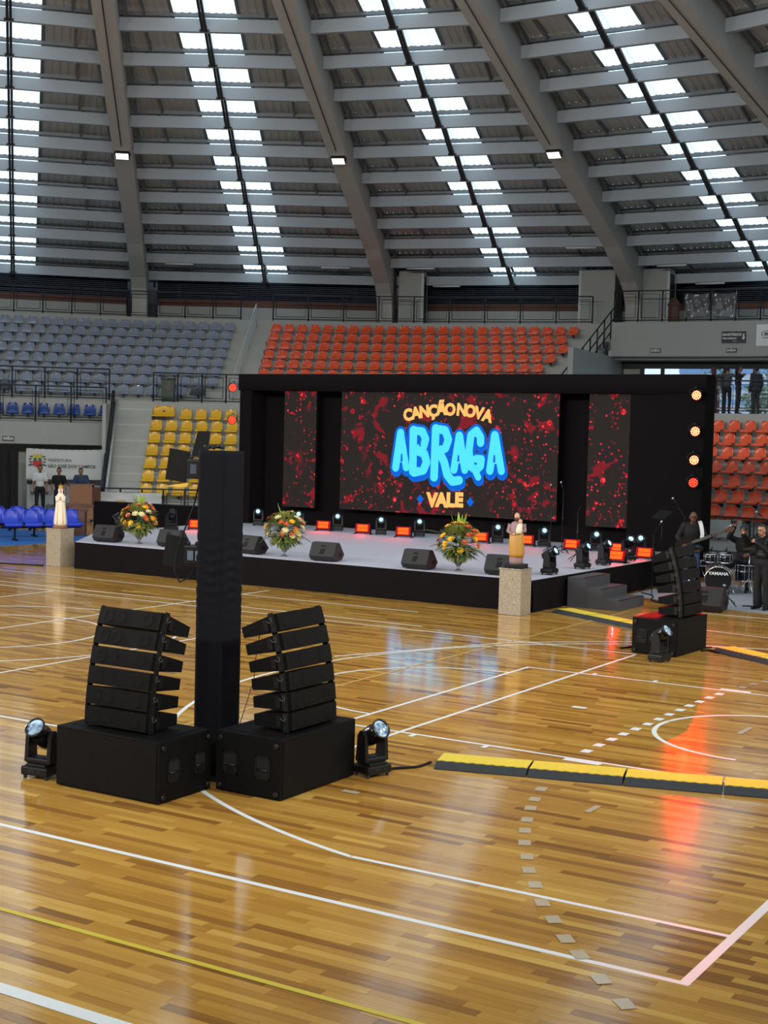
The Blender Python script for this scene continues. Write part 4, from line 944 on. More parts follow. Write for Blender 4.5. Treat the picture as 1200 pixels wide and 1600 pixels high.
# ---------------------------------------------------------------- subwoofers and line arrays
M_cab = mat('textured_cabinet_paint', (7,7,8), 0.6, bump=0.35, nscale=220, spec=0.14)
def subwoofer(label, loc, rz):
    """1.2 wide along X, grille on -Y, handled end on +X; origin at floor centre"""
    t = thing('subwoofer', label, 'speaker', loc, rz); W, D, H = 1.2, 0.72, 0.55
    MB().bbox((0, 0, H/2+0.005), (W, D, H-0.01), 0.008).build('cabinet', M_cab, t)
    MB().bbox((0, -D/2+0.002, H/2), (W-0.05, 0.016, H-0.05), 0.004).build('grille', M_grille, t)
    MB().box((0, 0.03, H+0.001), (W-0.16, D-0.2, 0.006)).build('top_inlay', M_cab, t)
    for u in (-1, 1):
        for yy in (-0.16, 0.20):
            x = u*(W/2)
            f = MB()
            for a, b, c, d in ((0, 0.095, 0.16, 0.02), (0, -0.095, 0.16, 0.02)): f.box((x+u*0.001, yy, H/2+b), (0.012, c, d))
            for v in (-0.075, 0.075): f.box((x+u*0.001, yy+v, H/2), (0.012, 0.014, 0.21))
            hp = f.build('handle_plate', M_blk2, t)
            MB().box((x, yy, H/2), (0.004, 0.136, 0.17)).build('handle_recess', mat('deep_black', (4,4,4), 0.9), hp)
            MB().cone((x+u*0.004, yy-0.06, H/2-0.02), (x+u*0.004, yy+0.06, H/2-0.02), 0.012, 0.012, 8).box((x+u*0.003, yy, H/2-0.06), (0.006, 0.10, 0.035)).build('handle_bar', M_blk2, hp)
        for yy in (-D/2+0.05, D/2-0.05):
            for z in (0.06, H-0.06):
                MB().cone((x, yy, z), (x+u*0.02, yy, z), 0.026, 0.022, 10).cone((x+u*0.02, yy, z), (x+u*0.022, yy, z), 0.01, 0.01, 8).build('stacking_knob', M_hard, t)
    for u in (-0.5, 0.5):
        for yy in (-0.27, 0.27): MB().box((u, yy, 0.004), (0.09, 0.06, 0.008)).build('skid', M_rubber, t)
    return t
subwoofer('black subwoofer cabinet on the court under the left line array', (-5.71, 1.53, 0), 0)
subwoofer('black subwoofer with handled end facing us under the middle line array', (-4.70, 2.50, 0), PI/2)
subwoofer('black subwoofer far across the court beside the stage steps', (-4.74, 12.75, 0), PI/2+R(-3))
M_lid = mat('pale_thread', (130,126,112), 0.6)
ARR = None
def array_module(label, loc, rz, pitch, group):
    """0.74 wide along X, front on -Y; origin at front bottom edge centre; pitched back"""
    global ARR
    if ARR is None:
        t = thing('line_array_speaker', label, 'speaker', loc, rz, group); W, H, D = 0.37, 0.172, 0.40
        prof = [(0, 0.006), (D-0.06, 0.030), (D, 0.034), (D, H-0.040), (D-0.06, H-0.034), (0, H-0.004)]
        mb = MB().prism(prof, -W, W, 'x'); mb.build('cabinet', M_cab, t)
        MB().bbox((0, -0.006, H/2), (2*W-0.02, 0.014, H-0.014), 0.004).build('grille', M_grille, t)
        for u in (-0.24, -0.10, 0.22): MB().lathe([(0.0001, 0.0005), (0.045, 0.001), (0.062, 0.003), (0.066, 0.001), (0.068, -0.002)], 16, M=Matrix.Translation((u, -0.013, H/2)) @ Matrix.Rotation(PI/2, 4, 'X')).build('driver_cone', M_grille, t)
        for u in (-1, 1):
            r = MB().box((u*(W+0.004), 0.045, H/2), (0.010, 0.06, H+0.02)).box((u*(W+0.007), 0.12, H/2), (0.012, 0.05, H*0.6))
            rp = r.build('rigging_plate', M_blk2, t)
            p = MB()
            for z in (0.03, H/2, H-0.03): p.cone((u*(W+0.006), 0.045, z), (u*(W+0.018), 0.045, z), 0.009, 0.009, 8)
            p.build('quick_pin', M_hard, rp)
            a = [(u*(W+0.016), 0.045+0.02*math.cos(k*0.9)+0.012*k/3, H-0.03-0.022+0.024*math.sin(k*0.9)) for k in range(8)]
            MB().tube(a, 0.0018, 4).build('safety_wire', M_lid, rp)
        ARR = t
    else:
        t = dup(ARR, loc, rz, label, group)
    t.rotation_mode = 'XYZ'
    t.rotation_euler = (pitch, 0, rz)
    return t
def array_stack(cx, cy, z, rz, where, group):
    """origin: centre of the front bottom edge of the lowest module"""
    f = Vector((math.sin(rz), -math.cos(rz)))     # front direction
    y, zz_ = 0.0, z; names = ['lowest','second from the bottom','third from the bottom','fourth from the bottom','fifth from the bottom','topmost']
    for j in range(6):
        th = R(3.0+3.2*j)
        # rotating about X by -th tips the front face back
        array_module('black line array module, %s of %s' % (names[j], where), (cx-f.x*y, cy-f.y*y, zz_), rz, -th, group)
        y += 0.180*math.sin(th); zz_ += 0.180*math.cos(th)
array_stack(-5.72, 1.29, 0.575, 0.0, 'left stack', 'left line array')
array_stack(-4.41, 2.50, 0.575, PI/2, 'middle stack beside the column', 'middle line array')
array_stack(-4.42, 12.85, 0.575, PI/2+R(-3), 'far stack by the stage steps', 'far line array')

# ---------------------------------------------------------------- cloth-wrapped truss column
t = thing('cloth_column', 'tall black stretch cloth column behind the subwoofers', 'column', (-5.42, 2.36, 0)); S = 0.15
mb = MB(); nz = 90; vs = []; sd = 10
for j in range(nz+1):
    z = 3.05*j/nz
    fold = math.exp(-((z-2.0)/0.28)**2)+0.25*math.exp(-((z-1.55)/0.25)**2)
    for k in range(4*sd):
        side, u = divmod(k, sd); u = u/sd
        c = [(-1, -1), (1, -1), (1, 1), (-1, 1)]; a, b = c[side], c[(side+1) % 4]
        x, y = a[0]+(b[0]-a[0])*u, a[1]+(b[1]-a[1])*u
        amp = fold*0.016*math.sin(z*62+5*math.sin(k*0.31)+3*u)*math.sin(PI*min(1, max(0.12, u)))
        f = S*(1+amp/S)+(0.01 if z < 0.2 else 0)
        vs.append((x*f, y*f, z-0.02*math.sin(PI*u)*fold))
n4 = 4*sd
fs = [(j*n4+k, j*n4+(k+1) % n4, (j+1)*n4+(k+1) % n4, (j+1)*n4+k) for j in range(nz) for k in range(n4)]
fs.append(tuple(range(nz*n4, (nz+1)*n4)))
mb.add(vs, fs, 0, True); o = mb.build('stretch_cover', M_cover, t)
MB().box((0, 0, 0.012), (0.5, 0.5, 0.024)).build('base_plate', M_hard, t)
for u in (-0.12, 0.12):
    for v in (-0.12, 0.12): MB().cone((u, v, 0.02), (u, v, 3.03), 0.022, 0.022, 8).build('truss_tube', M_hard, t)
def barn(label, loc, rz, full):
    t = thing('barn_door_light', label, 'stage light', loc, rz)
    MB().bbox((0, 0, 0), (0.19, 0.14, 0.19), 0.015).build('housing', M_blk2, t)
    q = MB()
    for k in range(5): q.box((-0.05+k*0.012, -0.072, 0), (0.006, 0.006, 0.09))
    for k in range(5): q.box((0.03+k*0.012, -0.072, 0), (0.006, 0.006, 0.09))
    q.build('cooling_fins', M_chrome, t)
    MB().box((-0.20, -0.02, 0.0), (0.21, 0.008, 0.30), M=Matrix.Rotation(R(8), 4, 'Y')).build('barn_door', M_black, t)
    if full:
        MB().prism([(-0.06, 0.12), (0.1, 0.12), (0.12, 0.36), (0.0, 0.36)], -0.04, -0.032, 'y').build('barn_door', M_black, t)
        MB().prism([(-0.3, -0.17), (-0.08, -0.13), (-0.06, -0.14), (-0.08, -0.17)], -0.10, -0.02, 'y').build('gel_frame', mat('amber_gel', (224,180,60), 0.4), t)
    MB().box((0.1, 0.03, 0), (0.14, 0.05, 0.05)).build('clamp', M_hard, t)
    for v in (-0.05, 0.03): MB().ball((0.0+v, -0.05, 0.115), 0.02).build('knob', M_hard, t)
    return t
barn('upper barn door light clamped to the left of the cloth column', (-5.74, 2.42, 2.87), R(20), True)
barn('lower barn door light clamped to the left of the cloth column', (-5.76, 2.42, 2.05), R(20), False)
def cable(label, pts, r=0.012, name='cable', m=M_black, cat='cable'):
    o = MB().tube(pts, r, 6).build(name, m); return tag(o, label, cat)
def curvy(a, b, n, amp, z=0.012):
    out = []
    a = Vector(a[:2]); d = Vector(b[:2])-a; q = Vector((-d.y, d.x)).normalized()
    for i in range(n+1):
        t_ = i/n; p = a+d*t_+q*amp*math.sin(t_*PI*2.3)*(1-t_*0.3); out.append((p.x, p.y, z))
    return out
cable('black cables draped down the left side of the cloth column', [(-5.66, 2.34, 2.75), (-5.70, 2.3, 2.5), (-5.78, 2.28, 2.3), (-5.86, 2.26, 2.05), (-5.86, 2.24, 1.9), (-5.8, 2.24, 1.8), (-5.7, 2.26, 1.85), (-5.66, 2.3, 1.95)], 0.008)
t = thing('cable_bundle', 'bundle of small black cables lying on top of the cloth column', 'cable', (-5.42, 2.36, 3.055)); q = MB()
for k in range(5): q.tube([(-0.1+0.03*k+0.05*math.cos(a*0.8+k), -0.05+0.06*math.sin(a*0.8+k*2), 0.012+0.03*abs(math.sin(a+k))) for a in range(8)], 0.009, 5)
q.build('cable_loops', M_blk2, t)
cable('black power cable running from right moving head to the cable ramp', curvy((-4.18, 3.35, 0), (-3.98, 3.98, 0), 10, 0.05), 0.014)
cable('thin brown wire hanging down behind the middle line array', [(-4.80, 2.18, 1.45), (-4.83, 2.16, 1.2), (-4.84, 2.15, 1.0), (-4.9, 2.14, 0.8), (-4.98, 2.13, 0.56)], 0.004, m=mat('brown_wire', (90,60,40), 0.6))
cable('dark cable lying on the floor left of the left granite pedestal', curvy((-25.5, 14.2, 0), (-20.6, 15.3, 0), 12, 0.1), 0.02)
cable('black cables coiled on the floor behind the far subwoofer', curvy((-5.4, 12.4, 0), (-4.25, 13.4, 0), 24, 0.16), 0.014)
cable('loose black cables on the floor between far subwoofer and ramp', curvy((-4.3, 13.0, 0), (-3.9, 13.1, 0), 12, 0.12), 0.018)

# ---------------------------------------------------------------- cable ramps
RAMP = None
def ramp(label, p, d, group):
    global RAMP
    rz = math.atan2(d[1], d[0]); L = 0.905
    if RAMP is not None: return dup(RAMP, (p[0], p[1], 0), rz, label, group)
    t = thing('cable_ramp', label, 'cable ramp', (p[0], p[1], 0), rz, group)
    MB().prism([(-0.25, 0.0), (0.25, 0.0), (0.25, 0.012), (0.15, 0.06), (-0.15, 0.06), (-0.25, 0.012)], 0.004, L-0.004, 'x').build('base', M_rubber, t)
    mb = MB(); vs = []; N = 18
    for i in range(N+1):
        x = 0.006+(L-0.012)*i/N; e = 0.0 if i % 2 else 0.022
        vs += [(x, -0.11-e, 0.067), (x, 0.20, 0.067), (x, -0.11-e, 0.052), (x, 0.24, 0.03)]
    fs = []
    for i in range(N):
        o = 4*i; fs += [(o, o+4, o+5, o+1), (o+2, o+6, o+4, o), (o+1, o+5, o+7, o+3)]
    mb.add(vs, fs); l = mb.build('hinged_lid', M_yel, t)
    q = MB()
    for i in range(7): q.box((0.1+i*0.117, 0.05, 0.068), (0.05, 0.22, 0.005))
    q.build('tread_bars', M_yel, l)
    RAMP = t; return t
d = Vector((2.72, 0.80)).normalized(); p0 = Vector((-3.93, 4.02))
for k in range(5):
    p = p0+d*0.915*k; ramp('yellow lidded black cable ramp section on the near court, %s from the left' % ORD[k], p, d, 'near cable ramps')
d2 = Vector((2.12, -1.15)).normalized(); p2 = Vector((-8.0, 16.0))
for k in range(3): ramp('yellow lidded cable ramp section between stage steps and far subwoofer, %s from stage' % ORD[k], p2+d2*0.915*k, d2, 'far cable ramps')
p3 = Vector((-4.05, 13.28)); d3 = Vector((1.05, -0.66)).normalized()
for k in range(3): ramp('yellow lidded cable ramp section right of the far subwoofer, %s from it' % ORD[k], p3+d3*0.915*k, d3, 'right cable ramps')

# ---------------------------------------------------------------- stage steps
t = thing('stage_steps', 'grey carpeted three step block at the right side of the stage', 'steps', (-8.3, 16.85, 0))
for k in range(3):
    MB().bbox((0.19+0.36*k+0.0, 0.62, (0.57-0.19*k)/2), (0.36, 1.24, 0.57-0.19*k), 0.006).build('step', M_step, t)
    MB().box((0.345+0.36*k, 0.62, 0.57-0.19*k+0.002), (0.05, 1.24, 0.004)).build('nosing_strip', M_black, t)

# ---------------------------------------------------------------- granite pedestals and statues
def granite():
    m = bpy.data.materials.new('speckled_granite'); m.use_nodes = True; nt = m.node_tree; b = nt.nodes['Principled BSDF']
    tc = nt.nodes.new('ShaderNodeTexCoord'); v = nt.nodes.new('ShaderNodeTexNoise'); v.inputs['Scale'].default_value = 60; v.inputs['Detail'].default_value = 5; v.inputs['Roughness'].default_value = 0.8
    nt.links.new(tc.outputs['Object'], v.inputs['Vector']); cr = nt.nodes.new('ShaderNodeValToRGB'); e = cr.color_ramp.elements
    e[0].position = 0.36; e[0].color = lin((80,70,56)); e[1].position = 0.64; e[1].color = lin((200,188,166))
    k = e.new(0.5); k.color = lin((158,145,124)); nt.links.new(v.outputs['Fac'], cr.inputs[0]); nt.links.new(cr.outputs[0], b.inputs['Base Color']); b.inputs['Roughness'].default_value = 0.35
    return m
M_gran = granite()
def pedestal(label, x, y, h, rz=0.0):
    t = thing('granite_pedestal', label, 'pedestal', (x, y, 0), rz)
    MB().bbox((0, 0, h/2), (0.44, 0.44, h), 0.012).build('shaft', M_gran, t); MB().bbox((0, 0, h-0.012), (0.46, 0.46, 0.024), 0.006).build('top_slab', M_gran, t)
pedestal('beige speckled granite pedestal carrying the white veiled statue at stage left end', -20.42, 15.68, 0.87)
pedestal('beige speckled granite pedestal carrying the robed man statue before the stage corner', -8.55, 15.1, 0.85)
M_ivory = mat('ivory_statue', (228,214,192), 0.5, noise=0.06, nscale=14); M_gold = mat('statue_gold', (190,146,58), 0.4, 0.3); M_pink = mat('statue_skin', (206,160,132), 0.5)
def ell_lathe(mb, prof, n=18, mi=0, ripple=0.0):
    vs = []
    for (rx, ry, z, ox, oy) in prof:
        for k in range(n):
            a = 2*PI*k/n; f = 1+ripple*math.sin(a*7)*min(1, max(0, (0.8-z)/0.5)); vs.append((ox+rx*f*math.cos(a), oy+ry*f*math.sin(a), z))
    m = len(prof); fs = [(i*n+k, i*n+(k+1) % n, (i+1)*n+(k+1) % n, (i+1)*n+k) for i in range(m-1) for k in range(n)]
    fs += [tuple(range(n))[::-1], tuple(range((m-1)*n, m*n))]
    return mb.add(vs, fs, mi, True)
t = thing('veiled_statue', 'ivory statue of a crowned veiled woman praying on the left granite pedestal', 'statue', (-20.42, 15.68, 0.87), R(42))
MB().lathe([(0.17, 0), (0.175, 0.015), (0.16, 0.035), (0.15, 0.06)], 20).build('round_base', M_wood, t)
ell_lathe(MB(), [(0.125,0.12,0.06,0,0),(0.15,0.14,0.10,0,0),(0.145,0.13,0.2,0,0),(0.128,0.115,0.36,0,0),(0.112,0.10,0.52,0,0),(0.105,0.09,0.64,0,0.0),(0.098,0.082,0.72,0,0),(0.075,0.065,0.77,0,0.01),(0.05,0.05,0.795,0,0.01),(0.056,0.058,0.83,0,0.012),(0.058,0.06,0.87,0,0.012),(0.045,0.048,0.905,0,0.012),(0.015,0.015,0.92,0,0.012)], 22, ripple=0.05).build('robe_and_veil', M_ivory, t)
f = MB().ball((0, -0.032, 0.848), (0.036, 0.032, 0.05)).ball((0, -0.066, 0.845), (0.007, 0.01, 0.012), nu=6, nv=4).build('face', M_pink, t)
mb = MB()
for u in (-1, 1): mb.tube([(u*0.085, -0.02, 0.72), (u*0.075, -0.075, 0.62), (u*0.02, -0.115, 0.66)], [0.035, 0.032, 0.02], 8)
mb.build('sleeves', M_ivory, t)
mb = MB()
for u in (-1, 1): mb.ball((u*0.011, -0.125, 0.69), (0.011, 0.02, 0.04), nu=8, nv=6)
mb.build('praying_hands', M_pink, t)
mb = MB().lathe([(0.045, 0.905), (0.05, 0.925), (0.042, 0.945), (0.046, 0.955), (0.036, 0.96)], 14)
for k in range(8): mb.cone((0.045*math.cos(k*PI/4), 0.012+0.045*math.sin(k*PI/4), 0.95), (0.035*math.cos(k*PI/4), 0.012+0.035*math.sin(k*PI/4), 0.985), 0.010, 0.003, 5)
mb.ball((0, 0.012, 0.985), 0.014).cone((0, 0.012, 0.985), (0, 0.012, 1.03), 0.006, 0.003, 6).build('crown', M_gold, t)
mb = MB()
for a0 in (-0.5, 0.5): mb.tube([(0.15*math.sin(a0)*(1-z*0.45), -0.145*math.cos(a0)*(1-z*0.45), 0.09+z*0.6) for z in np.linspace(0, 1, 8)], 0.006, 5)
mb.build('gold_trim', M_gold, t)
t = thing('robed_statue', 'painted statue of a bearded man in gold robe holding a child on right pedestal', 'statue', (-8.55, 15.1, 0.85), R(16))
MB().bbox((0, 0, 0.035), (0.40, 0.30, 0.07), 0.01).build('dark_base', M_blk2, t)
M_rob = mat('statue_mauve_robe', (150,120,118), 0.6, noise=0.1, nscale=12); M_clk = mat('statue_ochre_cloak', (186,138,62), 0.5, noise=0.15, nscale=12)
ell_lathe(MB(), [(0.12,0.10,0.07,0,0),(0.125,0.10,0.12,0,0),(0.12,0.095,0.3,0,0),(0.115,0.09,0.5,0,0),(0.12,0.09,0.65,0,0),(0.125,0.085,0.76,0,0),(0.10,0.07,0.82,0,0),(0.045,0.045,0.85,0,0)], 22, ripple=0.06).build('robe', M_rob, t)
ell_lathe(MB(), [(0.125,0.085,0.2,0.01,-0.03),(0.14,0.10,0.26,0.01,-0.028),(0.135,0.10,0.45,0.0,-0.025),(0.13,0.098,0.58,0,-0.02),(0.12,0.09,0.64,0.0,-0.01)], 22, ripple=0.08).build('cloak', M_clk, t)
h = MB().ball((0, -0.01, 0.935), (0.05, 0.058, 0.07)).ball((0, -0.068, 0.93), (0.009, 0.014, 0.016), nu=6, nv=4).cone((0, 0, 0.84), (0, 0, 0.9), 0.035, 0.032, 8).build('head', M_pink, t)
mb = MB().ball((0, 0.012, 0.955), (0.056, 0.058, 0.064)).ball((0, -0.04, 0.885), (0.038, 0.032, 0.045)); mb.build('hair_and_beard', mat('statue_brown_hair', (70,46,34), 0.6), t)
mb = MB()
mb.tube([(-0.12, 0, 0.79), (-0.15, -0.03, 0.66), (-0.06, -0.12, 0.62)], [0.045, 0.04, 0.025], 8).tube([(0.12, 0, 0.79), (0.15, -0.04, 0.68), (0.06, -0.12, 0.66)], [0.045, 0.04, 0.025], 8); mb.build('sleeves', M_rob, t)
MB().ball((-0.03, -0.13, 0.62), (0.035, 0.02, 0.02)).ball((0.04, -0.13, 0.655), (0.035, 0.02, 0.02)).build('hands', M_pink, t)
c = MB(); ell_lathe(c, [(0.05,0.04,0.63,0.06,-0.12),(0.062,0.05,0.68,0.06,-0.115),(0.05,0.045,0.78,0.07,-0.10),(0.03,0.03,0.815,0.075,-0.09)], 12); ch = c.build('child_body', M_ivory, t)
MB().ball((0.078, -0.09, 0.855), (0.036, 0.038, 0.043)).build('child_head', M_pink, ch); MB().ball((0.08, -0.082, 0.865), (0.037, 0.036, 0.040)).build('child_hair', MATS['statue_brown_hair'], ch)

# ---------------------------------------------------------------- flower arrangements in glass vases
M_glass = mat('clear_glass', (235,240,240), 0.05); M_glass.node_tree.nodes['Principled BSDF'].inputs['Transmission Weight'].default_value = 0.9
M_fern = mat('fern_green', (66,92,48), 0.5); M_lime = mat('lime_leaf', (150,178,70), 0.5)
M_fy = mat('yellow_bloom', (236,186,28), 0.5); M_fo = mat('orange_bloom', (206,92,44), 0.5); M_fw = mat('cream_bloom', (220,206,150), 0.5); M_fr = mat('coral_bloom', (214,110,84), 0.5)
def leaf(mb, base, d, L, wd, droop, mi=0, n=5):
    d = Vector(d).normalized(); s = d.cross(Vector((0, 0, 1)))
    s = s.normalized() if s.length > 1e-3 else Vector((1, 0, 0)); vs = []
    for i in range(n+1):
        u = i/n; p = Vector(base)+d*L*u+Vector((0, 0, -droop*L*u*u)); w_ = wd*math.sin(PI*(0.12+0.88*u))**0.8 if u < 1 else 0.002
        vs += [p-s*w_, p+s*w_]
    mb.add(vs, [(2*i, 2*i+1, 2*i+3, 2*i+2) for i in range(n)], mi, True)
def frond(mb, base, d, L, wd, droop, n=12):
    d = Vector(d).normalized(); s = d.cross(Vector((0, 0, 1))).normalized()
    P = [Vector(base)+d*L*i/n+Vector((0, 0, -droop*L*(i/n)**2)) for i in range(n+1)]
    mb.tube(P, 0.004, 4)
    for i in range(2, n+1):
        q = wd*math.sin(PI*(i/n)*0.8+0.35)
        for sg in (-1, 1): leaf(mb, P[i], (d*0.6+s*sg), q, 0.011, 0.25, 0, 2)
def bloom(parent, c, r, m, petals=8):
    mb = MB(); nrm = (Vector(c)-Vector((0, 0, 0.32))).normalized(); a = nrm.cross(Vector((0.3, 0.2, 1))).normalized(); b = nrm.cross(a)
    for ring, (k, rr, h) in enumerate(((petals, r, 0.0), (petals-2, r*0.65, r*0.25), (4, r*0.3, r*0.4))):
        for i in range(k):
            an = 2*PI*i/k+ring*0.4; d = a*math.cos(an)+b*math.sin(an); t_ = a*-math.sin(an)+b*math.cos(an); o = Vector(c)+nrm*h
            mb.add([o, o+d*rr*0.6+t_*rr*0.38+nrm*rr*0.1, o+d*rr+nrm*rr*0.28, o+d*rr*0.6-t_*rr*0.38+nrm*rr*0.1], [(0, 1, 2, 3)])
    mb.ball(Vector(c)+nrm*r*0.3, r*0.3, nu=6, nv=4)
    return mb.build('bloom', m, parent)
def flowers(label, loc, seed, top, mix, side):
    rs = np.random.default_rng(seed); t = thing('flower_vase', label, 'flowers', loc); t.scale = (1.2, 1.2, 1.12)
    MB().lathe([(0.07, 0), (0.075, 0.006), (0.03, 0.025), (0.022, 0.07), (0.05, 0.11), (0.085, 0.16), (0.095, 0.24), (0.10, 0.30)], 16).build('glass_vase', M_glass, t)
    mb = MB()
    for k in range(14):
        a = rs.uniform(0, 2*PI); mb.tube([(0.02*math.cos(a), 0.02*math.sin(a), 0.1), (0.06*math.cos(a), 0.06*math.sin(a), 0.3), (0.15*math.cos(a), 0.15*math.sin(a), 0.48)], 0.004, 4)
    mb.build('stems', M_fern, t)
    mb = MB()
    for k in range(60):
        a = rs.uniform(0, 2*PI); el = rs.uniform(-0.25, 0.9); leaf(mb, (0.06*math.cos(a), 0.06*math.sin(a), 0.34+0.2*max(0, el)), (math.cos(a), math.sin(a), el), rs.uniform(0.20, 0.32), rs.uniform(0.03, 0.055), 0.35)
    mb.build('broad_leaves', M_fern, t)
    mb = MB()
    for k in range(9):
        a = 2*PI*k/9+rs.uniform(-.2, .2); frond(mb, (0.05*math.cos(a), 0.05*math.sin(a), 0.42), (math.cos(a), math.sin(a), rs.uniform(-0.1, 0.6)), rs.uniform(0.36, 0.48), 0.09, 0.4)
    frond(mb, (0.1*side, -0.05, 0.6), (side, -0.2, 0.35), 0.5, 0.12, 0.15)
    if side < 0: frond(mb, (0.1, -0.05, 0.6), (1, -0.2, 0.4), 0.5, 0.12, 0.15)
    mb.build('fern_fronds', M_fern, t)
    mb = MB()
    for k in range(top):
        a = (k/(max(1, top-1))-0.5)*0.9; leaf(mb, (0.05*math.sin(a), 0, 0.62), (math.sin(a)*0.75, -0.1, 1), rs.uniform(0.36, 0.44), 0.035, 0.0)
    mb.build('upright_leaves', M_lime, t)
    mats = {'y': M_fy, 'o': M_fo, 'w': M_fw, 'r': M_fr}
    for k, ch in enumerate(mix):
        for _ in range(20):
            v = rs.normal(size=3); v /= np.linalg.norm(v)
            if v[1] < 0.35 and v[2] > -0.55: break
        c = (0.34*v[0], 0.31*v[1], 0.54+0.30*v[2]); bloom(t, c, {'y': 0.064, 'o': 0.056, 'w': 0.07, 'r': 0.062}[ch], mats[ch])
    mb = MB()
    for k in range(520):
        v = rs.normal(size=3); v /= np.linalg.norm(v); c = np.array((0.33*v[0], 0.31*v[1], 0.53+0.30*v[2])); leaf(mb, c*0.85+np.array((0, 0, 0.06)), v+np.array((0, 0, 0.3)), 0.12, 0.022, 0.2, 0, 3)
    tag(mb.build('filler_foliage', mat('olive_filler', (128,132,62), 0.6), t), kind='stuff')
flowers('vase of yellow and rust flowers with tall lime leaves at the left of stage', (-18.5, 16.2, SZ), 3, 5, 'yyyyyyyyyyyyoooooooooorrrrrwwwww', 1)
flowers('vase of cream, orange and green lilies behind the black cloth column, middle of stage front', (-14.42, 16.1, SZ), 5, 1, 'wwwwwwwwwwwwwyyyyoooorrrrrrwwoooww', 1)
flowers('vase of yellow daisies and rust blooms with palm fronds at right of stage', (-10.25, 16.05, SZ), 8, 5, 'yyyyyyyyyyyyyyyoooooooooooo', -1)

# ---------------------------------------------------------------- microphone stands, music stand
def mic_stand(label, loc, rz, h, boom=None, mic=True, base='tripod'):
    t = thing('microphone_stand', label, 'mic stand', loc, rz)
    MB().cone((0, 0, 0.06), (0, 0, h), 0.011, 0.009, 7).build('pole', M_blk2, t)
    q = MB()
    for k in range(3):
        a = 2*PI*k/3+0.5; q.tube([(0, 0, 0.16), (0.3*math.cos(a), 0.3*math.sin(a), 0.012)], 0.009, 6)
    q.build('tripod_base', M_blk2, t); tip = Vector((0, 0, h))
    MB().cone((0, 0, h*0.55), (0, 0, h*0.55+0.07), 0.018, 0.018, 8).build('clutch', M_hard, t)
    if boom:
        a = Vector((0, 0, h)); b = a+Vector(boom); MB().tube([a-Vector(boom)*0.35, b], 0.007, 6).build('boom_arm', M_blk2, t); tip = b
    if mic:
        d = Vector(boom or (0, -0.4, 0.8)).normalized(); m_ = MB().cone(tip, tip+d*0.13, 0.011, 0.018, 8).build('microphone', M_blk2, t)
        MB().ball(tip+d*0.15, 0.027, nu=8, nv=6).build('mesh_grille', M_chrome, m_)
    return t
mic_stand('tall mic stand with microphone on the stage before the right screen, left one', (-10.76, 21.4, SZ), 0, 1.35, (0.03, -0.1, 0.1))
mic_stand('tall mic stand with microphone on the stage before the right screen, right one', (-10.52, 21.5, SZ), 1, 1.4, (0.03, 0.1, 0.1))
mic_stand('slim black stand with tripod foot on the stage between the moving heads', (-9.45, 19.9, SZ), 0, 1.05, (0.05, 0, 0.12), False)
mic_stand('mic stand on the floor left of the far line array', (-7.85, 20.2, 0), 0.4, 1.25, (0.08, -0.05, 0.15))
mic_stand('low mic stand with tripod foot before the bass drum', (-5.9, 19.25, 0), 0.9, 0.42, None, False)
mic_stand('mic stand with boom arm above the singer at the right edge', (-5.45, 20.6, 0), 0.2, 1.55, (-0.22, -0.1, 0.18))
mic_stand('mic stand behind the bass player with raised boom', (-7.78, 21.9, 0), 0.3, 1.55, (-0.2, 0.1, 0.28))
t = thing('music_stand', 'black music stand with tilted desk on the stage right edge', 'music stand', (-8.3, 21.9, SZ), R(-30))
MB().cone((0, 0, 0.05), (0, 0, 0.9), 0.011, 0.011, 7).build('pole', M_blk2, t); q = MB()
for k in range(3): q.tube([(0, 0, 0.2), (0.26*math.cos(k*2.1), 0.26*math.sin(k*2.1), 0.01)], 0.008, 6)
q.build('tripod_base', M_blk2, t); MB().box((0, 0, 0), (0.46, 0.012, 0.30), M=Matrix.Translation((0, 0, 0.98)) @ Matrix.Rotation(R(-55), 4, 'X')).build('desk', M_blk2, t)

# ---------------------------------------------------------------- band area
t = struct('floor_carpet', 'grey carpet square laid on the court under the band'); MB().prism([(-8.1, 19.6), (-6.3, 18.55), (-2.5, 18.4), (-2.5, 23.2), (-8.1, 23.2)], 0.002, 0.012).build('carpet', mat('band_carpet', (150,154,162), 0.95, noise=0.08, nscale=8), t)
CR_Z = 0.012
kit = thing('drum_kit', 'black drum kit with a lettered bass drum in front of the white banner', 'drum kit', (-6.75, 21.25, CR_Z), R(14))
M_head = mat('black_drum_head', (18,18,20), 0.25); M_shell = mat('black_drum_shell', (20,20,24), 0.2)
def drum(nm, c, r, h, M=None, vertical=True):
    M0 = Matrix.Translation(c) @ (M or Matrix.Identity(4))
    s = MB().lathe([(r*0.98, 0), (r, 0.0), (r, h), (r*0.98, h)], 22, M=M0).build(nm, M_shell, kit)
    q = MB()
    for z in (0.0, h-0.025): q.lathe([(r*1.0, z), (r*1.045, z), (r*1.045, z+0.025), (r*1.0, z+0.025)], 22, M=M0)
    q.build('hoop', M_chrome, s)
    q = MB()
    for k in range(8):
        a = 2*PI*k/8; q.cone((r*1.03*math.cos(a), r*1.03*math.sin(a), 0.02), (r*1.03*math.cos(a), r*1.03*math.sin(a), h-0.02), 0.008, 0.008, 5, M=M0)
    q.build('tension_lugs', M_chrome, s); return s
MX = Matrix.Rotation(PI/2, 4, 'X')
b = drum('bass_drum', (0, 0.2, 0.29), 0.28, 0.40, MX)
MB().cone((0, -0.205, 0.29), (0, -0.199, 0.29), 0.272, 0.272, 24).build('front_head', M_head, b)
text_obj('YAMAHA', 0.09, M_wtext, b, (0, -0.209, 0.43), FACE, 0.003, 0.0, sx=1.1)
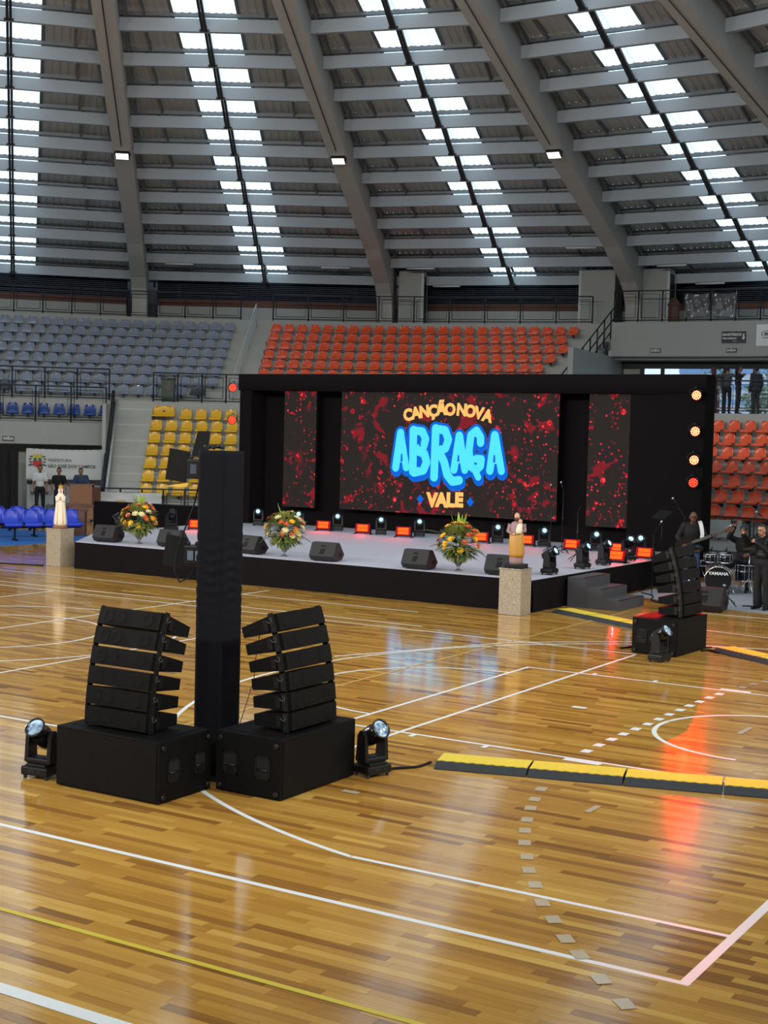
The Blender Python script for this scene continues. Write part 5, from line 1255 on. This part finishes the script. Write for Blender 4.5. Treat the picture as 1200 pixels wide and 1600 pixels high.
text_obj('YD', 0.05, M_wtext, b, (0.13, -0.209, 0.19), FACE, 0.001, 0.0)
q = MB()
for u in (-1, 1): q.tube([(u*0.25, -0.1, 0.16), (u*0.36, -0.22, 0.01)], 0.012, 6)
q.build('spurs', M_chrome, b)
drum('rack_tom', (-0.19, 0.0, 0.66), 0.13, 0.19, Matrix.Rotation(R(8), 4, 'X')); drum('rack_tom', (0.12, 0.0, 0.66), 0.14, 0.20, Matrix.Rotation(R(8), 4, 'X'))
drum('floor_tom', (0.52, 0.35, 0.25), 0.2, 0.36); drum('snare_drum', (-0.42, 0.45, 0.52), 0.17, 0.14)
q = MB().tube([(-0.05, 0.05, 0.55), (-0.05, 0.05, 0.78)], 0.015, 6).tube([(-0.2, 0.03, 0.74), (0.14, 0.03, 0.74)], 0.012, 6)
for u, v in ((0.40, 0.22), (0.66, 0.40), (0.42, 0.52)): q.tube([(u, v, 0.0), (u, v, 0.5)], 0.010, 6)
for u, v in ((-0.42, 0.45),): 
    for k in range(3): q.tube([(u, v, 0.5), (u+0.2*math.cos(k*2.1), v+0.2*math.sin(k*2.1), 0.01)], 0.010, 6)
q.build('hardware', M_chrome, kit)
def cymbal(c, r, tilt, rot):
    s = MB().lathe([(0.012, 0.03), (0.05, 0.02), (r, 0.0), (r, -0.003), (0.05, 0.016)], 24, M=Matrix.Translation(c) @ Matrix.Rotation(rot, 4, 'Z') @ Matrix.Rotation(tilt, 4, 'X')).build('cymbal', mat('dark_bronze', (70,58,36), 0.3, 0.9), kit)
    q = MB().tube([(c[0], c[1], c[2]+0.03), (c[0], c[1]+0.04, 0.16)], 0.011, 6)
    for k in range(3): q.tube([(c[0], c[1]+0.04, 0.35), (c[0]+0.24*math.cos(k*2.1+1), c[1]+0.04+0.24*math.sin(k*2.1+1), 0.01)], 0.009, 6)
    q.build('cymbal_stand', M_chrome, s)
cymbal((-0.55, 0.05, 0.95), 0.2, R(28), 0.5); cymbal((0.62, -0.12, 0.98), 0.22, R(3), 0.1); cymbal((-0.72, 0.4, 0.80), 0.18, R(2), 0); cymbal((0.86, 0.3, 0.62), 0.2, R(3), 0)
q = MB()
for u in (-0.19, 0.12): q.cone((u, -0.02, 0.9), (u+0.03, 0.06, 0.98), 0.03, 0.004, 8)
q.build('drum_microphones', M_blk2, kit)
q = MB().cone((0.08, 0.95, 0.47), (0.08, 0.95, 0.54), 0.17, 0.17, 14); q.build('stool_seat', M_blk2, kit)
q = MB().cone((0.08, 0.95, 0.1), (0.08, 0.95, 0.47), 0.02, 0.02, 8)
for k in range(3): q.tube([(0.08, 0.95, 0.2), (0.08+0.24*math.cos(k*2.1), 0.95+0.24*math.sin(k*2.1), 0.01)], 0.011, 6)
q.build('stool_legs', M_chrome, kit)
t = thing('water_bottle', 'small clear plastic water bottle standing by the singer', 'bottle', (-5.36, 19.35, CR_Z))
MB().lathe([(0.032, 0), (0.034, 0.01), (0.034, 0.15), (0.014, 0.19), (0.014, 0.205)], 12).build('bottle_body', M_glass, t); MB().cone((0, 0, 0.205), (0, 0, 0.225), 0.016, 0.016, 10).build('cap', mat('bottle_cap', (60,90,180), 0.5), t)
MB().lathe([(0.0346, 0.07), (0.0346, 0.12)], 12).build('label_band', M_wtext, t)
cable('black cables trailing over the carpet beside the drums', curvy((-5.6, 19.2, 0), (-3.0, 19.4, 0), 20, 0.15, 0.025), 0.012)
cable('black cables trailing from the left mic stand to stage steps', curvy((-8.0, 20.0, 0), (-6.8, 18.3, 0), 20, 0.12, 0.02), 0.014)

# ---------------------------------------------------------------- people
def capsule_prim(p0, p1, r0, r1, reg): return ('c', Vector(p0), Vector(p1), r0, r1, reg)
def ell_prim(c, r, reg): return ('e', Vector(c), Vector(r), None, None, reg)
REG = {'skin': 0, 'top': 1, 'pants': 2, 'shoe': 3}
def body_mesh(prims, mats, voxel=0.016):
    mb = MB()
    for p in prims:
        if p[0] == 'c':
            if (p[2]-p[1]).length > 1e-4: mb.cone(p[1], p[2], p[3], p[4], 12)
            mb.ball(p[1], p[3], nu=12, nv=8); mb.ball(p[2], p[4], nu=12, nv=8)
        else: mb.ball(p[1], tuple(p[2]), nu=16, nv=11)
    me = mb.mesh('body_rough', M_skin); bm = bmesh.new(); bm.from_mesh(me); bmesh.ops.recalc_face_normals(bm, faces=bm.faces); bm.to_mesh(me); bm.free()
    o = bpy.data.objects.new('body_rough', me); col.objects.link(o)
    md = o.modifiers.new('r', 'REMESH'); md.mode = 'VOXEL'; md.voxel_size = voxel
    sm = o.modifiers.new('s', 'SMOOTH'); sm.iterations = 3; sm.factor = 0.5
    dg = bpy.context.evaluated_depsgraph_get(); dg.update(); out = bpy.data.meshes.new_from_object(o.evaluated_get(dg))
    bpy.data.objects.remove(o); bpy.data.meshes.remove(me)
    n = len(out.polygons); C = np.zeros(3*n); out.polygons.foreach_get('center', C); C = C.reshape(-1, 3)
    best = np.full(n, 1e9); reg = np.zeros(n, int)
    for p in prims:
        if p[0] == 'c':
            a, b = np.array(p[1]), np.array(p[2]); d = b-a; L = max(1e-9, d@d); t = np.clip(((C-a)@d)/L, 0, 1)
            ds = np.linalg.norm(C-(a+t[:, None]*d), axis=1)-(p[3]+(p[4]-p[3])*t)
        else:
            r = np.array(p[2]); ds = (np.linalg.norm((C-np.array(p[1]))/r, axis=1)-1)*r.min()
        k = ds < best; best[k] = ds[k]; reg[k] = REG[p[5]]
    out.materials.clear()
    for m in mats: out.materials.append(m)
    out.polygons.foreach_set('material_index', reg.astype(np.int32)); out.polygons.foreach_set('use_smooth', np.ones(n, bool)); out.update()
    return out
def person(label, loc, rz, J=None, skin=M_skin, top=None, pants=None, shoe=M_blk2, hair=M_hair, sleeve='short', s=1.0, bald=False, wide=0.0, flare=0.0, seated=False, glasses=False, longhair=False, cap=None, fist=()):
    D = dict(pel=(0, 0, .95), waist=(0, 0, 1.10), chest=(0, 0.01, 1.29), neck=(0, 0.01, 1.47), head=(0, -.02, 1.635),
             shL=(.175, 0.01, 1.425), elL=(.225, .03, 1.15), wrL=(.235, -.05, .91), shR=(-.175, 0.01, 1.425), elR=(-.225, .03, 1.15), wrR=(-.235, -.05, .91),
             hipL=(.09, 0, .93), knL=(.11, -.015, .50), anL=(.115, .03, .085), toeL=(.135, -.13, .035), hipR=(-.09, 0, .93), knR=(-.11, -.015, .50), anR=(-.115, .03, .085), toeR=(-.135, -.13, .035))
    if J: D.update(J)
    V = {k: Vector(v) for k, v in D.items()}; w_ = wide
    H = V['head']
    P = [ell_prim(V['pel'], (.158+w_, .115+w_*.8, .13), 'pants'), ell_prim(V['waist'], (.15+w_, .108+w_, .15), 'top'), ell_prim(V['chest'], (.178+w_*.8, .118+w_*.6, .19), 'top'),
         capsule_prim(V['shR']*0.85+V['shL']*0.15, V['shL']*0.85+V['shR']*0.15, .068+w_*.3, .068+w_*.3, 'top'),
         capsule_prim(V['neck']+Vector((0, 0.012, -.05)), H+Vector((0, .02, -.07)), .054, .05, 'skin'),
         ell_prim(H+Vector((0, .004, .018)), (.075, .095, .10), 'skin'), ell_prim(H+Vector((0, -.018, -.055)), (.056, .068, .062), 'skin'),
         ell_prim(H+Vector((0, -.096, -.016)), (.013, .018, .020), 'skin')]
    for sg in (-1, 1): P.append(ell_prim(H+Vector((sg*.077, .012, -.005)), (.014, .022, .034), 'skin'))
    for S in 'LR':
        sh, el, wr = V['sh'+S], V['el'+S], V['wr'+S]; tk = 0.010+w_*0.35
        if sleeve == 'short':
            mid = sh.lerp(el, 0.62); P += [capsule_prim(sh, mid, .060+tk*.5, .056+tk, 'top'), capsule_prim(mid, el, .044, .041, 'skin'), capsule_prim(el, wr, .040, .029, 'skin')]
        else: P += [capsule_prim(sh, el, .060+tk, .050+tk, 'top'), capsule_prim(el, wr, .048+tk, .036+tk, 'top')]
        d = (wr-el).normalized(); P.append(ell_prim(wr+d*0.055, (.036, .036, .036), 'skin')); P.append(capsule_prim(wr, wr+d*0.07, .027, .026, 'skin'))
        hp, kn, an, to = V['hip'+S], V['kn'+S], V['an'+S], V['toe'+S]
        P += [capsule_prim(hp, kn, .088+flare*.2+w_*.4, .062+flare*.5, 'pants'), capsule_prim(kn, an+Vector((0, 0, .02)), .060+flare*.5, .048+flare, 'pants')]
        P += [capsule_prim(an+Vector((0, 0.01, -.03)), to, .046, .036, 'shoe')]
    me = body_mesh(P, [skin, top, pants, shoe])
    # fingers: four unequal and a thumb on each hand, joined to the same body mesh
    mb = MB(); mb.v = [tuple(v.co) for v in me.vertices]; mb.f = [tuple(p.vertices) for p in me.polygons]; mb.m = [p.material_index for p in me.polygons]; mb.sm = [True]*len(mb.f)
    for S, sg in (('L', 1), ('R', -1)):
        el, wr = V['el'+S], V['wr'+S]; d = (wr-el).normalized(); curl = 1.0 if S in fist else 0.35
        side = d.cross(Vector((sg, 0, 0))); side = side.normalized() if side.length > .2 else Vector((0, -1, 0))
        pn = side.cross(d).normalized()
        if pn.dot(Vector((-sg, 0, 0))) < 0: pn = -pn          # palm looks at the body
        base = wr+d*0.082
        for k, (o_, L) in enumerate(((-.027, .062), (-.009, .072), (.009, .068), (.027, .054))):
            p0 = base+side*o_; p1 = p0+(d*math.cos(curl*.5)+pn*math.sin(curl*.5))*L*.42; p2 = p1+(d*math.cos(curl*1.5)+pn*math.sin(curl*1.5))*L*.33; p3 = p2+(d*math.cos(curl*2.3)+pn*math.sin(curl*2.3))*L*.25
            mb.tube([p0-d*0.02, p1, p2, p3], [.0095, .009, .008, .006], 6, 0)
        th = wr+d*0.045-side*0.03; mb.tube([th+side*.012, th-side*.018+d*.022+pn*.008, th-side*.02+d*.052+pn*.02], [.012, .010, .008], 6, 0)
    nme = mb.mesh('person', [skin, top, pants, shoe])
    o = link('person', nme, None, loc, (0, 0, rz)); o.scale = (s, s, s); tag(o, label, 'person')
    if not bald:
        nu, nv = 18, 12; rx, ry, rz_ = .083, .103, .108; c = H+Vector((0, .012, .026)); vs = []; fs = []
        for j in range(nv+1):
            for i in range(nu):
                a, t_ = 2*PI*i/nu, PI*j/nv; vs.append((c.x+rx*math.sin(t_)*math.cos(a), c.y+ry*math.sin(t_)*math.sin(a), c.z+rz_*math.cos(t_)))
        for j in range(nv):
            for i in range(nu):
                f = (j*nu+i, (j+1)*nu+i, (j+1)*nu+(i+1) % nu, j*nu+(i+1) % nu); m_ = sum((Vector(vs[q_]) for q_ in f), Vector())/4-c
                if m_.z > .045 or (m_.y > .0 and m_.z > -.04-.5*max(0, m_.y)): fs.append(f)
        hb = MB().add(vs, fs, 0, True)
        if longhair: hb.tube([c+Vector((0, .07, .0)), c+Vector((0, .10, -.12)), c+Vector((0, .09, -.25))], [.07, .065, .03], 8)
        hb.build('hair', hair, o)
    if cap is not None:
        c = H+Vector((0, .008, .045)); k = MB().ball(c, (.086, .105, .085), nu=14, nv=8); k.add([c+Vector(v) for v in ((-.06, -.08, .0), (.06, -.08, .0), (.045, -.17, -.015), (-.045, -.17, -.015))], [(0, 1, 2, 3)]); k.build('cap', cap, o)
    for sg in (-1, 1): MB().ball(H+Vector((sg*.028, -.083, .008)), (.011, .008, .007), nu=6, nv=5).build('eye', M_black, o)
    MB().ball(H+Vector((0, -.084, -.066)), (.022, .006, .006), nu=8, nv=5).build('mouth', mat('lips', (120,66,60), 0.5), o)
    if glasses:
        g = MB()
        for sg in (-1, 1): g.tube([H+Vector((sg*.03+.022*math.cos(a), -.096, .008+.018*math.sin(a))) for a in np.linspace(0, 2*PI, 9)], .003, 4)
        g.tube([H+Vector((-.008, -.098, .01)), H+Vector((.008, -.098, .01))], .003, 4); g.build('glasses', M_black, o)
    return o
C_white = mat('white_cotton', (226,226,226), 0.8); C_blk = mat('black_cotton', (15,15,18), 0.8); C_navy = mat('navy_jacket', (42,54,84), 0.7); C_dk = mat('dark_trousers', (26,28,36), 0.8)
C_jean = mat('blue_jeans', (58,82,124), 0.85, noise=0.1, nscale=30); C_leath = mat('black_leather', (11,11,13), 0.45, spec=0.3); C_grey = mat('charcoal_cloth', (54,54,60), 0.8)
person('young man in a white T-shirt and dark trousers standing before the banner', (-33.0, 27.6, 0), R(45), dict(wrL=(.215, -.10, .93), wrR=(-.20, -.14, .95)), M_skin, C_white, C_dk, s=1.03)
person('man in black shirt and dark trousers standing between two other men', (-32.35, 27.85, 0), R(45), dict(wrL=(.25, -.10, .92)), M_skin, C_blk, C_dk, s=0.985)
person('man in a navy jacket looking down at a phone behind the wooden lectern', (-31.7, 28.25, 0), R(30), dict(head=(0, -.06, 1.615), elL=(.27, -.02, 1.16), wrL=(.05, -.26, 1.12), elR=(-.27, -.02, 1.16), wrR=(-.08, -.28, 1.13)), M_skin, C_navy, C_dk, sleeve='long', s=1.0, wide=0.02)
t = thing('mobile_phone', 'dark mobile phone held in both hands by the navy jacket man', 'phone', (-31.87, 27.93, 1.17), R(30)); MB().bbox((0, 0, 0), (0.075, 0.15, 0.01), 0.003, M=Matrix.Rotation(R(35), 4, 'X')).build('phone_body', M_gloss, t)
# bass player
bass_loc = (-7.36, 21.2, CR_Z)
person('bald bass player in black sweater and jeans behind the far line array', bass_loc, R(24), dict(head=(.01, -.06, 1.615), elR=(-.30, .02, 1.16), wrR=(-.20, -.20, 1.03), elL=(.30, -.03, 1.17), wrL=(.42, -.24, 1.23), knL=(.12, -.05, .5), anL=(.17, .0, .085), toeL=(.21, -.14, .035)), M_skin2, C_blk, C_jean, sleeve='long', s=0.985, bald=True, wide=0.012, glasses=True, fist=('L', 'R'))
t = thing('bass_guitar', 'dark electric bass guitar held across the body of the bald man', 'guitar', bass_loc, R(24))
MG = Matrix.Translation((-0.10, -0.215, 1.03)) @ Matrix.Rotation(R(-21), 4, 'Y')
bd = MB().prism([(-0.26, -0.10), (-0.18, -0.16), (-0.04, -0.13), (0.05, -0.15), (0.15, -0.13), (0.10, -0.06), (0.09, 0.06), (0.17, 0.15), (0.07, 0.15), (-0.02, 0.12), (-0.16, 0.15), (-0.26, 0.09)], -0.022, 0.022, 'y', M=MG).build('guitar_body', mat('bass_body', (30,20,18), 0.25), t)
MB().box((0.45, -0.028, 0), (0.72, 0.02, 0.058), M=MG).build('neck', mat('bass_neck', (92,90,92), 0.4), t)
h = MB().prism([(0.81, -0.04), (0.98, -0.055), (1.03, 0.0), (0.96, 0.06), (0.81, 0.035)], -0.03, -0.012, 'y', M=MG).build('headstock', M_wood2, t)
q = MB()
for k in range(4): q.cone((0.85+k*0.04, -0.02, 0.05), (0.85+k*0.04, -0.02, 0.085), 0.008, 0.014, 6, M=MG)
q.build('tuning_pegs', M_chrome, h)
q = MB()
for k in range(4): q.box((0.36, -0.041, -0.018+k*0.012), (1.0, 0.002, 0.002), M=MG)
q.build('strings', M_chrome, t); q = MB().box((0.0, -0.028, 0), (0.05, 0.014, 0.09), M=MG).box((-0.1, -0.028, 0), (0.04, 0.014, 0.09), M=MG); q.build('pickups', M_black, bd)
vs = []
for p in ((0.19, -0.20, 1.15), (0.20, -0.172, 1.25), (0.185, -0.15, 1.36), (0.165, -0.10, 1.46), (0.15, 0.0, 1.515), (0.13, 0.10, 1.45)):
    vs += [(p[0]-0.04, p[1]-0.01, p[2]-0.01), (p[0]+0.04, p[1], p[2]+0.006)]
MB().add(vs, [(2*i, 2*i+1, 2*i+3, 2*i+2) for i in range(5)], 0, True).build('white_strap', C_white, t)
# drummer and phone
dl = (-6.52, 22.2, CR_Z)
person('drummer in black wearing a grey cap seated behind the drum kit', dl, R(0), dict(pel=(0, 0, .60), waist=(0, -.01, .74), chest=(0, -.02, .93), neck=(0, -.03, 1.11), head=(0, -.06, 1.275), shL=(.18, -.02, 1.06), shR=(-.18, -.02, 1.06), elL=(.28, -.12, .84), wrL=(.2, -.32, .80), elR=(-.29, -.14, 1.13), wrR=(-.16, -.22, 1.36),
       hipL=(.1, -.02, .60), knL=(.24, -.40, .54), anL=(.22, -.42, .09), toeL=(.24, -.58, .035), hipR=(-.1, -.02, .60), knR=(-.24, -.40, .54), anR=(-.22, -.42, .09), toeR=(-.24, -.58, .035)), M_skin, C_blk, C_dk, sleeve='long', s=1.02, cap=C_grey, wide=0.01)
t = thing('mobile_phone', 'mobile phone held up over the drum kit by the capped drummer', 'phone', (-6.68, 21.93, 1.485+CR_Z), R(5)); MB().bbox((0, 0, 0), (0.15, 0.01, 0.075), 0.003).build('phone_body', M_gloss, t)
# singer
sl = (-5.14, 18.95, CR_Z)
person('singer in black leather jacket with raised right hand at the right edge', sl, R(-18), dict(head=(-.03, -.06, 1.60), elR=(-.29, -.14, 1.30), wrR=(-.30, -.28, 1.50), elL=(.24, -.14, 1.17), wrL=(.01, -.25, 1.36)), M_skin3, C_leath, C_blk, sleeve='long', s=0.96, wide=0.035, flare=0.05, glasses=True, hair=mat('dark_brown_hair', (50,34,28), 0.6), longhair=True, fist=('L',))
t = thing('hand_microphone', 'handheld microphone at the mouth of the leather jacket singer', 'microphone', (sl[0], sl[1], CR_Z), R(-18))
MB().cone((0.0, -.30, 1.34), (-.02, -.215, 1.465), .012, .017, 8).build('mic_handle', M_blk2, t); MB().ball((-.022, -.207, 1.48), .026, nu=8, nv=6).build('mic_grille', M_hard, t)
# people on the gallery
for (x, y), rz, kw, lab in (((-13.88, 41.75), 200, dict(J=dict(elR=(-.38, .0, 1.40), wrR=(-.60, -.05, 1.43), elL=(.4, 0, 1.38), wrL=(.6, .02, 1.42)), top=C_grey, hair=mat('auburn_hair', (90,34,36), 0.6), longhair=True, s=0.96, sleeve='long', pants=mat('wine_trousers', (70,36,46), 0.8)), 'red haired person leaning left on the gallery, leftmost of four'),
      ((-13.42, 41.95), 170, dict(J=dict(elR=(-.36, .02, 1.38), wrR=(-.52, -.02, 1.42)), top=mat('striped_dark_top', (74,72,80), 0.8), s=1.0, sleeve='long', pants=C_dk), 'person in dark grey top seen from behind on gallery, second of four'),
      ((-12.93, 41.7), 120, dict(J=dict(elR=(-.35, -.02, 1.36), wrR=(-.50, -.06, 1.40)), top=C_blk, s=0.99, sleeve='long', pants=C_dk, longhair=True), 'dark haired person turned sideways on the gallery, third of four'),
      ((-12.36, 41.9), 235, dict(top=mat('dark_coat', (44,48,58), 0.8), s=0.985, sleeve='long', pants=C_grey, wide=0.03), 'person in a long dark coat standing apart on the gallery, rightmost')):
    person(lab, (x, y, 4.17), R(rz), skin=M_skin, **kw)

# ---------------------------------------------------------------- left corner: beam seats, lectern, speaker
M_bseat = mat('royal_blue_shell', (34,62,190), 0.35); M_mat = mat('blue_floor_mat', (40,110,190), 0.7)
t = struct('floor_mat', 'bright blue mat on the court under the blue chairs'); MB().prism([(-25.2, 18.1), (-24.7, 22.8), (-30, 22.8), (-30, 18.1)], 0.002, 0.012).build('mat_sheet', M_mat, t)
shell_me = seat_mesh('shell', M_bseat, 0.46)
def beam_seat(label, loc, rz, n):
    t = thing('beam_seat_row', label, 'chair row', loc, rz)
    MB().box((0, 0.05, 0.36), (n*0.56, 0.05, 0.06)).build('beam', M_black, t)
    for i in range(n):
        x = (i-(n-1)/2)*0.56; s = link('shell', shell_me, t, (x, 0, 0.46)); s.scale = (1.05, 1.05, 1.18)
    for x in (-(n-1)/2*0.56+0.1, (n-1)/2*0.56-0.1):
        MB().box((x, 0.05, 0.18), (0.05, 0.04, 0.36)).box((x, 0.03, 0.02), (0.05, 0.5, 0.035)).build('leg', M_black, t)
beam_seat('row of royal blue shell seats on a black beam, front row on the blue mat', (-25.75, 20.45, 0.012), R(60), 4)
beam_seat('row of royal blue shell seats on a black beam, second row behind it', (-27.2, 20.6, 0.012), R(60), 4)
t = thing('lectern', 'light brown wooden lectern with sloped top in front of navy jacket man', 'lectern', (-30.3, 26.8, 0), R(40))
MB().bbox((0, 0, 0.05), (0.62, 0.5, 0.10), 0.01).bbox((0, 0, 0.56), (0.95, 0.6, 0.10), 0.01).build('plinth_shelf', M_wood2, t); MB().box((0, 0, 0.33), (0.8, 0.5, 0.46)).build('lower_body', M_wood, t)
MB().prism([(-0.24, 0.6), (0.24, 0.6), (0.24, 1.14), (-0.24, 1.24)], -0.36, 0.36, 'x').build('upper_body', M_wood, t); MB().box((0, 0, 1.21), (0.82, 0.56, 0.025), M=Matrix.Translation((0, 0, 1.21)) @ Matrix.Rotation(R(-11), 4, 'X') @ Matrix.Translation((0, 0, -1.21))).build('reading_top', M_wood, t)
MB().prism([(0.36, -0.25), (0.62, -0.1), (0.62, 0.0), (0.36, 0.2)], 0.62, 1.16).build('side_wing', M_wood2, t)
t = thing('wooden_kneeler', 'dark brown wooden lectern with pointed back behind the left pedestal', 'lectern', (-26.4, 22.5, 0), R(35))
MB().bbox((0, 0, 0.36), (0.52, 0.42, 0.72), 0.01).build('body', M_wood2, t); MB().prism([(-0.25, 0.72), (0.25, 0.72), (0.2, 0.80), (0.0, 0.94), (-0.2, 0.80)], 0.1, 0.14, 'y').build('pointed_back', M_wood2, t)
MB().box((0, -0.01, 0.735), (0.6, 0.46, 0.03)).build('top_board', M_wood2, t)
t = thing('draped_panel', 'tall black draped panel standing at the left edge behind blue chairs', 'panel', (-31.3, 23.75, 0), R(45))
vs = []; N = 36
for i in range(N+1):
    x = -0.75+1.6*i/N
    for z in (0.0, 1.2, 2.36): vs.append((x, -0.06+0.025*math.sin(i*0.9+z)+(0.05*math.sin(i*0.33) if z < 2 else 0), z))
MB().add(vs, [(3*i+j, 3*i+3+j, 3*i+4+j, 3*i+1+j) for i in range(N) for j in range(2)], 0, True).build('black_cloth', M_black, t); MB().box((0.05, 0, 1.18), (1.58, 0.05, 2.36)).build('frame_board', M_black, t)
